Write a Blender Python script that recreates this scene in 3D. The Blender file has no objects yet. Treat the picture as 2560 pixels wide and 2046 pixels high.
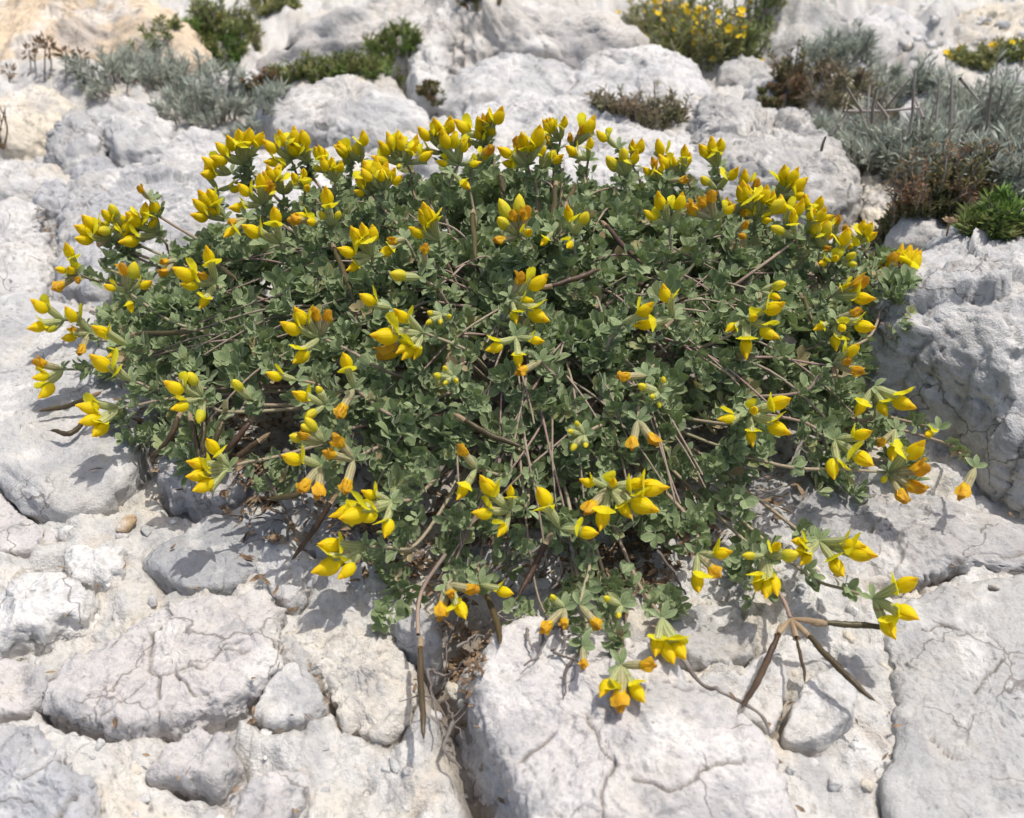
import bpy, math, random
import numpy as np
from mathutils import Vector, Matrix

random.seed(7)
rng = np.random.default_rng(7)
scn = bpy.context.scene
COL = scn.collection

# ------------------------------------------------------------------ camera
CAM_H = 0.37
PITCH = math.radians(36.0)
TANH = 0.5057
cam_d = bpy.data.cameras.new('camera')
cam_d.sensor_width = 36.0
cam_d.lens = 18.0 / TANH
cam_d.clip_start = 0.02
cam_d.clip_end = 100.0
cam_d.dof.use_dof = True
cam_d.dof.focus_distance = 0.55
cam_d.dof.aperture_fstop = 13.0
cam = bpy.data.objects.new('camera', cam_d)
COL.objects.link(cam)
cam.location = (0, 0, CAM_H)
cam.rotation_euler = (math.pi / 2 - PITCH, 0, 0)
scn.camera = cam

# ------------------------------------------------------------------ sky, sun, exposure
SUN_EL = math.radians(73)
SUN_AZ = math.radians(72)         # measured from +Y (behind the plant) towards +X
world = bpy.data.worlds.new('World')
scn.world = world
world.use_nodes = True
wn = world.node_tree
bg = wn.nodes['Background']
sky = wn.nodes.new('ShaderNodeTexSky')
sky.sky_type = 'NISHITA'
sky.sun_disc = False
sky.sun_elevation = SUN_EL
sky.sun_rotation = SUN_AZ
sky.air_density = 1.0
sky.dust_density = 4.0
wn.links.new(sky.outputs[0], bg.inputs['Color'])
bg.inputs['Strength'].default_value = 0.15
sun_d = bpy.data.lights.new('sun', 'SUN')
sun_d.energy = 3.4
sun_d.angle = math.radians(0.6)
sun_d.color = (1.0, 0.958, 0.90)
sun = bpy.data.objects.new('sun', sun_d)
COL.objects.link(sun)
sdir = Vector((math.sin(SUN_AZ) * math.cos(SUN_EL), math.cos(SUN_AZ) * math.cos(SUN_EL), math.sin(SUN_EL)))
sun.rotation_euler = sdir.to_track_quat('Z', 'Y').to_euler()
sun.location = sdir * 5
scn.view_settings.view_transform = 'Standard'
scn.view_settings.look = 'None'
scn.view_settings.exposure = 0.0
scn.view_settings.gamma = 1.0
scn.view_settings.use_curve_mapping = False
scn.render.engine = 'CYCLES'
scn.cycles.max_bounces = 6
scn.cycles.diffuse_bounces = 3
scn.cycles.transmission_bounces = 4
scn.cycles.use_adaptive_sampling = True
scn.cycles.adaptive_threshold = 0.03

# ------------------------------------------------------------------ measuring: photo pixel -> point of the place
CAMP = np.array([0, 0, CAM_H])
FW = np.array([0, math.cos(PITCH), -math.sin(PITCH)])
UP = np.array([0, math.sin(PITCH), math.cos(PITCH)])
RT = np.array([1.0, 0, 0])
OV = 2560 / 2156.0

def ray(px, py):
    return FW + RT * ((px - 1280) / 1280 * TANH) + UP * ((1023 - py) / 1280 * TANH)

def at_z(px, py, z):
    r = ray(px, py)
    t = (z - CAM_H) / r[2]
    return CAMP + r * t

def project(P):
    d = np.asarray(P) - CAMP
    w = d @ FW
    return 1280 + (d @ RT) / w / TANH * 1280, 1023 - (d @ UP) / w / TANH * 1280, w

def in_poly(x, y, poly):
    x = np.asarray(x); y = np.asarray(y)
    r = np.zeros(x.shape, bool)
    n = len(poly)
    for i in range(n):
        x1, y1 = poly[i]; x2, y2 = poly[(i + 1) % n]
        c = ((y1 > y) != (y2 > y)) & (x < (x2 - x1) * (y - y1) / (y2 - y1 + 1e-12) + x1)
        r ^= c
    return r

# ------------------------------------------------------------------ noise
def _hash(ix, iy, iz, s=0):
    h = (ix.astype(np.int64) * 374761393 + iy.astype(np.int64) * 668265263 + iz.astype(np.int64) * 2147483647 + s * 974711) & 0xffffffff
    h = ((h ^ (h >> 13)) * 1274126177) & 0xffffffff
    h = ((h ^ (h >> 16)) * 2246822519) & 0xffffffff
    return (h ^ (h >> 15)) & 0xffffffff

_g = rng.normal(size=(256, 3)); _g /= np.linalg.norm(_g, axis=1)[:, None]

def perlin(P, seed=0):
    Pi = np.floor(P).astype(np.int64)
    Pf = P - Pi
    u = Pf * Pf * Pf * (Pf * (Pf * 6 - 15) + 10)
    out = np.zeros(len(P))
    for dx in (0, 1):
        wx = u[:, 0] if dx else 1 - u[:, 0]
        for dy in (0, 1):
            wy = u[:, 1] if dy else 1 - u[:, 1]
            for dz in (0, 1):
                wz = u[:, 2] if dz else 1 - u[:, 2]
                g = _g[_hash(Pi[:, 0] + dx, Pi[:, 1] + dy, Pi[:, 2] + dz, seed) & 255]
                d = (Pf[:, 0] - dx) * g[:, 0] + (Pf[:, 1] - dy) * g[:, 1] + (Pf[:, 2] - dz) * g[:, 2]
                out += wx * wy * wz * d
    return out * 1.5

def fbm(P, f, octv=4, seed=0, gain=0.5):
    a = 1.0; s = np.zeros(len(P))
    for o in range(octv):
        s += a * perlin(P * f + 17.3 * o, seed + o)
        f *= 2.03; a *= gain
    return s

def ridged(P, f, octv=4, seed=0):
    a = 1.0; s = np.zeros(len(P))
    for o in range(octv):
        s += a * (1 - np.abs(perlin(P * f + 9.1 * o, seed + o)) * 2)
        f *= 2.1; a *= 0.5
    return s

def cells(P, f, seed=0, flat=False):
    """nearest cell: F1, F2, offset vector and a per-cell hash"""
    Q = P * f
    Pi = np.floor(Q).astype(np.int64)
    n = len(P)
    f1 = np.full(n, 9.0); f2 = np.full(n, 9.0)
    off = np.zeros((n, 3)); hid = np.zeros(n, np.int64)
    for dx in (-1, 0, 1):
        for dy in (-1, 0, 1):
            for dz in ((0,) if flat else (-1, 0, 1)):
                cx = Pi[:, 0] + dx; cy = Pi[:, 1] + dy; cz = Pi[:, 2] + dz
                if flat: cz = cz * 0
                h = _hash(cx, cy, cz, seed)
                c = np.stack([cx + (h & 1023) / 1023.0, cy + ((h >> 10) & 1023) / 1023.0,
                              (cz + ((h >> 20) & 1023) / 1023.0) if not flat else Q[:, 2]], 1)
                d = Q - c
                dd = np.sqrt((d * d).sum(1))
                m = dd < f1
                f2 = np.where(m, f1, np.minimum(f2, dd))
                f1 = np.where(m, dd, f1)
                off[m] = d[m]; hid = np.where(m, h, hid)
    return f1, f2, off, hid

def facets(P, f, seed=0, flat=False):
    """broken-stone faces: every cell is its own tilted plane"""
    W = P + 0.25 / f * np.stack([perlin(P * f * 1.7, seed + 3), perlin(P * f * 1.7 + 5, seed + 4), perlin(P * f * 1.7 + 9, seed + 5)], 1)
    f1, f2, off, hid = cells(W, f, seed, flat)
    g = _g[hid & 255]
    ed = f2 - f1
    val = (off * g).sum(1) * 0.9 + (((hid >> 8) & 255) / 255.0 - 0.5) * 0.8
    t = np.clip(ed / (0.15 if flat else 0.045), 0, 1)      # broken edges crumble a little instead of standing as cliffs
    return val * t * t * (3 - 2 * t), ed

# ------------------------------------------------------------------ mesh helpers
def np_mesh(name, V, F, smooth=True, uv=None):
    """V (n,3), F (m,4) or (m,3) int array"""
    me = bpy.data.meshes.new(name)
    V = np.asarray(V, np.float32); F = np.asarray(F, np.int32)
    k = F.shape[1]
    me.vertices.add(len(V)); me.vertices.foreach_set('co', V.ravel())
    me.loops.add(F.size); me.loops.foreach_set('vertex_index', F.ravel())
    me.polygons.add(len(F))
    me.polygons.foreach_set('loop_start', np.arange(0, F.size, k, dtype=np.int32))
    me.polygons.foreach_set('loop_total', np.full(len(F), k, np.int32))
    if smooth: me.polygons.foreach_set('use_smooth', np.ones(len(F), bool))
    me.update(calc_edges=True)
    if uv is not None:
        l = me.uv_layers.new(name='UVMap')
        l.data.foreach_set('uv', np.asarray(uv, np.float32)[F.ravel()].ravel())
    me.validate()
    return me

def link(name, me, mat=None, parent=None, M=None, **props):
    o = bpy.data.objects.new(name, me)
    COL.objects.link(o)
    if mat is not None and me is not None and not me.materials: me.materials.append(mat)
    if parent is not None: o.parent = parent
    if M is not None: o.matrix_local = M
    for k, v in props.items(): o[k] = v
    return o

def grid_faces(nu, nv, wrap_u=False, base=0):
    """(nu x nv) vertices index i*nv+j ; wrap in u"""
    iu = np.arange(nu if wrap_u else nu - 1)
    j = np.arange(nv - 1)
    I, J = np.meshgrid(iu, j, indexing='ij')
    I2 = (I + 1) % nu
    return np.stack([I * nv + J, I2 * nv + J, I2 * nv + J + 1, I * nv + J + 1], -1).reshape(-1, 4) + base

def vnormals(V, F):
    a = V[F[:, 2]] - V[F[:, 0]]; b = V[F[:, 3]] - V[F[:, 1]]
    n = np.cross(a, b)
    N = np.zeros_like(V)
    for k in range(4): np.add.at(N, F[:, k], n)
    return N / (np.linalg.norm(N, axis=1)[:, None] + 1e-12)

class Bag:
    """collects quads into one mesh"""
    def __init__(s): s.V = []; s.F = []; s.U = []; s.n = 0
    def add(s, V, F, U=None):
        V = np.asarray(V, float); F = np.asarray(F, int)
        if F.shape[1] == 3: F = np.concatenate([F, F[:, 2:3]], 1)
        s.V.append(V); s.F.append(F + s.n); s.n += len(V)
        s.U.append(np.asarray(U, float) if U is not None else np.zeros((len(V), 2)))
    def mesh(s, name, smooth=True):
        return np_mesh(name, np.concatenate(s.V), np.concatenate(s.F), smooth, np.concatenate(s.U))

def catmull(pts, n):
    pts = [np.asarray(p, float) for p in pts]
    P = [2 * pts[0] - pts[1]] + pts + [2 * pts[-1] - pts[-2]]
    out = []
    segs = len(pts) - 1
    for k in range(n):
        t = k / (n - 1) * segs
        i = min(int(t), segs - 1); t -= i
        a, b, c, d = P[i], P[i + 1], P[i + 2], P[i + 3]
        out.append(0.5 * ((2 * b) + (c - a) * t + (2 * a - 5 * b + 4 * c - d) * t * t + (3 * b - a - 3 * c + d) * t ** 3))
    return np.array(out)

def tube(path, rad, ns=6):
    path = np.asarray(path, float); n = len(path)
    rad = np.broadcast_to(np.asarray(rad, float), (n,))
    T = np.gradient(path, axis=0); T /= np.linalg.norm(T, axis=1)[:, None] + 1e-12
    ref = np.array([0.31, 0.52, 0.79]) if abs(T[0] @ np.array([0.31, 0.52, 0.79])) < 0.9 else np.array([0.9, -0.3, 0.1])
    V = []
    x = np.cross(T[0], ref); x /= np.linalg.norm(x)
    for i in range(n):
        x = x - (x @ T[i]) * T[i]; x /= np.linalg.norm(x) + 1e-12
        y = np.cross(T[i], x)
        for k in range(ns):
            a = 2 * math.pi * k / ns
            V.append(path[i] + rad[i] * (math.cos(a) * x + math.sin(a) * y))
    V = np.array(V).reshape(n, ns, 3).transpose(1, 0, 2).reshape(-1, 3)
    F = grid_faces(ns, n, True)
    u = np.repeat(np.arange(ns) / ns, n); v = np.tile(np.linspace(0, 1, n), ns)
    # end caps
    cap = [[0 * n, 1 * n, 2 * n, 3 * n if ns > 3 else 2 * n]]
    return V, F, np.stack([u, v], 1)

# ------------------------------------------------------------------ materials
def new_mat(name):
    m = bpy.data.materials.new(name); m.use_nodes = True
    nt = m.node_tree
    for n in list(nt.nodes): nt.nodes.remove(n)
    out = nt.nodes.new('ShaderNodeOutputMaterial')
    b = nt.nodes.new('ShaderNodeBsdfPrincipled')
    nt.links.new(b.outputs[0], out.inputs[0])
    return m, nt, b, out

class NB:
    def __init__(s, nt): s.nt = nt
    def node(s, t, **kw):
        n = s.nt.nodes.new(t)
        for k, v in kw.items(): setattr(n, k, v)
        return n
    def set(s, sock, v):
        if hasattr(v, 'is_output') or isinstance(v, bpy.types.NodeSocket): s.nt.links.new(v, sock)
        else: sock.default_value = v
    def noise(s, vec, scale, detail=4, rough=0.55, dist=0.0):
        n = s.node('ShaderNodeTexNoise'); s.set(n.inputs['Vector'], vec)
        n.inputs['Scale'].default_value = scale; n.inputs['Detail'].default_value = detail
        n.inputs['Roughness'].default_value = rough; n.inputs['Distortion'].default_value = dist
        return n.outputs['Fac']
    def ramp(s, x, a, b, lo=0.0, hi=1.0):
        n = s.node('ShaderNodeMapRange'); n.interpolation_type = 'SMOOTHSTEP'
        s.set(n.inputs['Value'], x)
        n.inputs['From Min'].default_value = a; n.inputs['From Max'].default_value = b
        n.inputs['To Min'].default_value = lo; n.inputs['To Max'].default_value = hi
        return n.outputs[0]
    def mix(s, fac, a, b, mode='MIX'):
        n = s.node('ShaderNodeMix', data_type='RGBA', blend_type=mode)
        s.set(n.inputs[0], fac)
        for sock, v in ((n.inputs[6], a), (n.inputs[7], b)):
            if isinstance(v, tuple) and len(v) == 3: v = v + (1.0,)
            s.set(sock, v)
        return n.outputs[2]
    def math(s, op, a, b=0.0, c=0.0):
        n = s.node('ShaderNodeMath', operation=op)
        s.set(n.inputs[0], a); s.set(n.inputs[1], b)
        if op in ('MULTIPLY_ADD',): s.set(n.inputs[2], c)
        return n.outputs[0]
    def voro_edge(s, vec, scale):
        n = s.node('ShaderNodeTexVoronoi', feature='DISTANCE_TO_EDGE'); s.set(n.inputs['Vector'], vec)
        n.inputs['Scale'].default_value = scale
        return n.outputs['Distance']
    def bump(s, h, strength, dist, normal=None):
        n = s.node('ShaderNodeBump'); n.inputs['Strength'].default_value = strength
        n.inputs['Distance'].default_value = dist; s.set(n.inputs['Height'], h)
        if normal is not None: s.set(n.inputs['Normal'], normal)
        return n.outputs[0]

def rock_material(name, crack=0.6, grain=1.0, fine=520):
    """colour comes with the stone (patches of cream, white and grey weathering); fine grain, pits and hairline cracks here"""
    m, nt, b, out = new_mat(name)
    N = NB(nt)
    pos = N.node('ShaderNodeNewGeometry').outputs['Position']
    at = N.node('ShaderNodeVertexColor'); at.layer_name = 'tint'
    nw = N.node('ShaderNodeTexNoise'); N.set(nw.inputs['Vector'], pos); nw.inputs['Scale'].default_value = 60; nw.inputs['Detail'].default_value = 3
    vm = N.node('ShaderNodeVectorMath', operation='MULTIPLY_ADD'); N.set(vm.inputs[0], nw.outputs['Color'])
    vm.inputs[1].default_value = (0.020, 0.020, 0.020); N.set(vm.inputs[2], pos)
    n4 = N.noise(pos, fine, 4, 0.7)
    c = N.mix(N.ramp(n4, 0.30, 0.52, 0.30, 0.0), at.outputs['Color'], (0.20, 0.19, 0.175))
    c = N.mix(N.ramp(n4, 0.58, 0.75, 0.0, 0.35), c, (0.80, 0.78, 0.73))
    e1 = N.voro_edge(vm.outputs[0], 24)
    k = N.math('MULTIPLY', N.ramp(e1, 0.0, 0.020, 1, 0), at.outputs['Alpha'])
    c = N.mix(N.math('MULTIPLY', k, crack), c, (0.15, 0.13, 0.11))
    N.set(b.inputs['Base Color'], c)
    b.inputs['Roughness'].default_value = 0.93
    b.inputs['Specular IOR Level'].default_value = 0.2
    h = n4
    N.set(b.inputs['Normal'], N.bump(h, 0.7, 0.0016 * grain))
    return m

ROCK = rock_material('limestone', 0.7, 1.7, 400)
ROCK_ROUGH = rock_material('rough_limestone', 0.8, 2.2, 340)
MATRIX = rock_material('crumbly_limestone', 0.45, 2.4, 360)
FARROCK = rock_material('weathered_limestone', 0.5, 3.0, 170)

def sm(x, a, b):
    t = np.clip((x - a) / (b - a), 0, 1); return t * t * (3 - 2 * t)

def stone_tint(P, base, cream=0.5, seed=0, k=1.0):
    """weathering colours of limestone at points P; alpha says where hairline cracks show"""
    n = len(P)
    C = np.tile(np.asarray(base, float), (n, 1))
    def blend(w, col):
        nonlocal C
        C = C + (np.asarray(col) - C) * w[:, None]
    blend(sm(fbm(P, 16 * k, 4, seed + 1), 0.05, 0.55) * cream, (0.71, 0.62, 0.46))
    blend(sm(fbm(P, 42 * k, 4, seed + 2), 0.10, 0.55) * 0.6, (0.74, 0.72, 0.68))
    blend(sm(fbm(P, 27 * k, 5, seed + 3, 0.62), 0.12, 0.60) * 0.55, (0.36, 0.36, 0.365))
    blend(sm(fbm(P, 70 * k, 3, seed + 4), 0.22, 0.60) * 0.5 * cream, (0.62, 0.46, 0.32))
    blend(sm(fbm(P, 150 * k, 3, seed + 5, 0.65), 0.18, 0.7) * 0.30, (0.27, 0.26, 0.245))
    dots = perlin(P * 330 * k, seed + 6)
    blend(sm(dots, 0.50, 0.66) * sm(perlin(P * 28 * k, seed + 7), -0.1, 0.3) * 0.75, (0.13, 0.12, 0.11))
    crack = sm(perlin(P * 21 * k, seed + 8), 0.0, 0.22)
    return np.concatenate([np.clip(C, 0.02, 0.9), crack[:, None]], 1)

def set_tint(me, C):
    at = me.color_attributes.new('tint', 'FLOAT_COLOR', 'POINT')
    at.data.foreach_set('color', np.asarray(C, np.float32).ravel())
    me.color_attributes.active_color = at

def petal_mat(name, ca, cb, vein=0.25, trans=0.35, noise_mix=None):
    m, nt, b, out = new_mat(name)
    N = NB(nt)
    uv = N.node('ShaderNodeUVMap').outputs[0]
    sep = N.node('ShaderNodeSeparateXYZ'); N.set(sep.inputs[0], uv)
    oi = N.node('ShaderNodeObjectInfo')
    tc = N.node('ShaderNodeTexCoord').outputs['Object']
    v = N.ramp(sep.outputs[1], 0.0, 1.0)
    c = N.mix(v, ca, cb)
    st = N.math('SINE', N.math('MULTIPLY', sep.outputs[0], 46.0))
    c = N.mix(N.math('MULTIPLY', N.ramp(st, 0.3, 1.0), vein), c, (ca[0] * 0.82, ca[1] * 0.55, ca[2]))
    c = N.mix(N.math('MULTIPLY', oi.outputs['Random'], 0.30), c, (cb[0], cb[1] * 0.86, cb[2]))
    if noise_mix:
        nz = N.noise(tc, 230, 4, 0.6, 0.5)
        c = N.mix(N.ramp(nz, 0.42, 0.62), c, noise_mix)
        c = N.mix(N.math('MULTIPLY', N.ramp(v, 0.55, 1.0), 0.6), c, (noise_mix[0] * 0.6, noise_mix[1] * 0.45, noise_mix[2]))
    N.set(b.inputs['Base Color'], c)
    b.inputs['Roughness'].default_value = 0.55
    b.inputs['Specular IOR Level'].default_value = 0.3
    N.set(b.inputs['Normal'], N.bump(N.math('ADD', N.noise(tc, 500, 3), N.math('MULTIPLY', st, 0.15)), 0.35, 0.0006))
    tr = N.node('ShaderNodeBsdfTranslucent'); N.set(tr.inputs['Color'], c)
    mx = N.node('ShaderNodeMixShader'); mx.inputs[0].default_value = trans
    nt.links.new(b.outputs[0], mx.inputs[1]); nt.links.new(tr.outputs[0], mx.inputs[2])
    nt.links.new(mx.outputs[0], out.inputs[0])
    return m

BANNER = petal_mat('lemon_petal', (0.94, 0.87, 0.022), (0.95, 0.89, 0.03), 0.10, 0.52)
WING = petal_mat('golden_petal', (0.95, 0.86, 0.014), (0.95, 0.81, 0.010), 0.06, 0.52)
KEEL = petal_mat('amber_petal', (0.93, 0.76, 0.010), (0.93, 0.66, 0.008), 0.1, 0.4)
WITHER = petal_mat('withered_petal', (0.93, 0.76, 0.02), (0.92, 0.66, 0.02), 0.35, 0.45, (0.84, 0.50, 0.03))
BUDTIP = petal_mat('bud_petal', (0.60, 0.62, 0.05), (0.88, 0.74, 0.03), 0.1, 0.35)

def calyx_mat(name, ca, cb, cv):
    m, nt, b, out = new_mat(name)
    N = NB(nt)
    uv = N.node('ShaderNodeUVMap').outputs[0]
    sep = N.node('ShaderNodeSeparateXYZ'); N.set(sep.inputs[0], uv)
    tc = N.node('ShaderNodeTexCoord').outputs['Object']
    oi = N.node('ShaderNodeObjectInfo')
    c = N.mix(sep.outputs[1], ca, cb)
    st = N.math('SINE', N.math('MULTIPLY', sep.outputs[0], 6.2832 * 10))
    nz = N.noise(tc, 260, 3)
    c = N.mix(N.math('MULTIPLY', N.ramp(st, 0.2, 0.95), N.ramp(nz, 0.3, 0.6, 0.25, 0.8)), c, cv)
    c = N.mix(N.math('MULTIPLY', N.ramp(nz, 0.6, 0.75), N.math('MULTIPLY', oi.outputs['Random'], 0.8)), c, (0.33, 0.20, 0.12))
    N.set(b.inputs['Base Color'], c)
    b.inputs['Roughness'].default_value = 0.75
    b.inputs['Sheen Weight'].default_value = 0.25
    N.set(b.inputs['Normal'], N.bump(N.math('MULTIPLY_ADD', st, 0.3, N.noise(tc, 1200, 2)), 0.5, 0.0004))
    tr = N.node('ShaderNodeBsdfTranslucent'); N.set(tr.inputs['Color'], c)
    mx = N.node('ShaderNodeMixShader'); mx.inputs[0].default_value = 0.4
    nt.links.new(b.outputs[0], mx.inputs[1]); nt.links.new(tr.outputs[0], mx.inputs[2])
    nt.links.new(mx.outputs[0], out.inputs[0])
    return m

CALYX = calyx_mat('calyx_green', (0.50, 0.55, 0.24), (0.64, 0.66, 0.31), (0.34, 0.39, 0.14))
CALYX_PALE = calyx_mat('calyx_straw', (0.50, 0.50, 0.25), (0.64, 0.57, 0.33), (0.33, 0.31, 0.14))
CALYX_DRY = calyx_mat('calyx_dry', (0.50, 0.36, 0.21), (0.66, 0.52, 0.33), (0.30, 0.18, 0.10))

def leaf_mat(name, ca, cb, edge, trans=0.25):
    m, nt, b, out = new_mat(name)
    N = NB(nt)
    uv = N.node('ShaderNodeUVMap').outputs[0]
    sep = N.node('ShaderNodeSeparateXYZ'); N.set(sep.inputs[0], uv)
    geo = N.node('ShaderNodeNewGeometry')
    pos = geo.outputs['Position']
    # u: 0 centre .. 1 margin ; v along
    nz = N.noise(pos, 75, 4, 0.6)
    n2 = N.noise(pos, 420, 3, 0.6)
    rnd = sep.outputs[1]
    c = N.mix(N.math('MULTIPLY_ADD', rnd, 0.7, N.ramp(nz, 0.35, 0.65, 0, 0.3)), ca, cb)
    c = N.mix(N.ramp(rnd, 0.90, 0.98, 0, 0.75), c, (0.36, 0.33, 0.10))
    c = N.mix(N.ramp(rnd, 0.975, 0.985, 0, 0.9), c, (0.42, 0.30, 0.17))
    c = N.mix(N.ramp(n2, 0.45, 0.75, 0, 0.25), c, edge)
    c = N.mix(N.ramp(sep.outputs[0], 0.10, 0.0, 0, 0.35), c, edge)
    c = N.mix(N.ramp(sep.outputs[0], 0.80, 0.98, 0, 0.75), c, edge)
    c = N.mix(N.ramp(N.noise(pos, 55, 2), 0.68, 0.76, 0, 0.55), c, (0.30, 0.27, 0.08))
    N.set(b.inputs['Base Color'], c)
    b.inputs['Roughness'].default_value = 0.62
    b.inputs['Specular IOR Level'].default_value = 0.3
    b.inputs['Sheen Weight'].default_value = 0.35
    b.inputs['Sheen Roughness'].default_value = 0.4
    N.set(b.inputs['Normal'], N.bump(N.noise(pos, 1500, 3), 0.35, 0.0003))
    tr = N.node('ShaderNodeBsdfTranslucent'); N.set(tr.inputs['Color'], N.mix(0.5, c, (0.20, 0.30, 0.04)))
    mx = N.node('ShaderNodeMixShader'); mx.inputs[0].default_value = trans
    nt.links.new(b.outputs[0], mx.inputs[1]); nt.links.new(tr.outputs[0], mx.inputs[2])
    nt.links.new(mx.outputs[0], out.inputs[0])
    return m

LEAF = leaf_mat('grey_green_leaf', (0.150, 0.215, 0.080), (0.310, 0.385, 0.185), (0.57, 0.62, 0.42))

def stem_mat(name, ca, cb, cc, scale=40, rough=0.7):
    m, nt, b, out = new_mat(name)
    N = NB(nt)
    pos = N.node('ShaderNodeNewGeometry').outputs['Position']
    oi = N.node('ShaderNodeObjectInfo')
    c = N.mix(N.ramp(N.noise(pos, scale, 3), 0.38, 0.62), ca, cb)
    c = N.mix(N.math('MULTIPLY', oi.outputs['Random'], 0.75), c, cc)
    c = N.mix(N.ramp(N.noise(pos, 600, 3), 0.55, 0.75, 0, 0.4), c, (0.06, 0.045, 0.04))
    N.set(b.inputs['Base Color'], c)
    b.inputs['Roughness'].default_value = rough
    b.inputs['Specular IOR Level'].default_value = 0.3
    N.set(b.inputs['Normal'], N.bump(N.noise(pos, 900, 3), 0.5, 0.0004))
    return m

STEM = stem_mat('purplish_stem', (0.27, 0.17, 0.155), (0.35, 0.25, 0.21), (0.30, 0.27, 0.18))
STALK = stem_mat('green_brown_stalk', (0.33, 0.27, 0.18), (0.35, 0.33, 0.20), (0.32, 0.22, 0.18))
POD = stem_mat('dark_pod', (0.055, 0.030, 0.024), (0.095, 0.055, 0.038), (0.09, 0.085, 0.03), 60, 0.38)
TWIG = stem_mat('grey_dry_twig', (0.20, 0.17, 0.15), (0.34, 0.31, 0.28), (0.10, 0.08, 0.07), 70, 0.85)
LITTER = stem_mat('dry_litter', (0.10, 0.065, 0.04), (0.34, 0.24, 0.14), (0.22, 0.15, 0.10), 300, 0.85)

# ------------------------------------------------------------------ rocks
ROCKS = []      # (centre, theta->radius array, R, groove) for carving the ground

def poly_radius(poly, c, n):
    th = np.linspace(0, 2 * math.pi, n, endpoint=False)
    r = np.zeros(n)
    P = np.asarray(poly)
    A = P; B = np.roll(P, -1, 0)
    for i, t in enumerate(th):
        d = np.array([math.cos(t), math.sin(t)])
        best = 0
        for a, b in zip(A, B):
            e = b - a
            den = d[0] * e[1] - d[1] * e[0]
            if abs(den) < 1e-12: continue
            w = a - c
            s = (w[0] * e[1] - w[1] * e[0]) / den
            q = (w[0] * d[1] - w[1] * d[0]) / den
            if s > 0 and -1e-6 <= q <= 1 + 1e-6: best = max(best, s)
        r[i] = best
    for k in range(n):        # fill gaps
        if r[k] == 0: r[k] = max(r[k - 1], r.mean() * 0.5)
    ker = np.array([1, 2, 3, 2, 1.0]); ker /= ker.sum()
    rp = np.concatenate([r[-2:], r, r[:2]])
    return np.convolve(rp, ker, 'valid')

def dist_polyline(X, Y, pts):
    d = np.full(X.shape, 9.0)
    for (x1, y1), (x2, y2) in zip(pts[:-1], pts[1:]):
        vx, vy = x2 - x1, y2 - y1
        t = np.clip(((X - x1) * vx + (Y - y1) * vy) / (vx * vx + vy * vy + 1e-12), 0, 1)
        d = np.minimum(d, np.hypot(X - x1 - t * vx, Y - y1 - t * vy))
    return d

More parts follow.
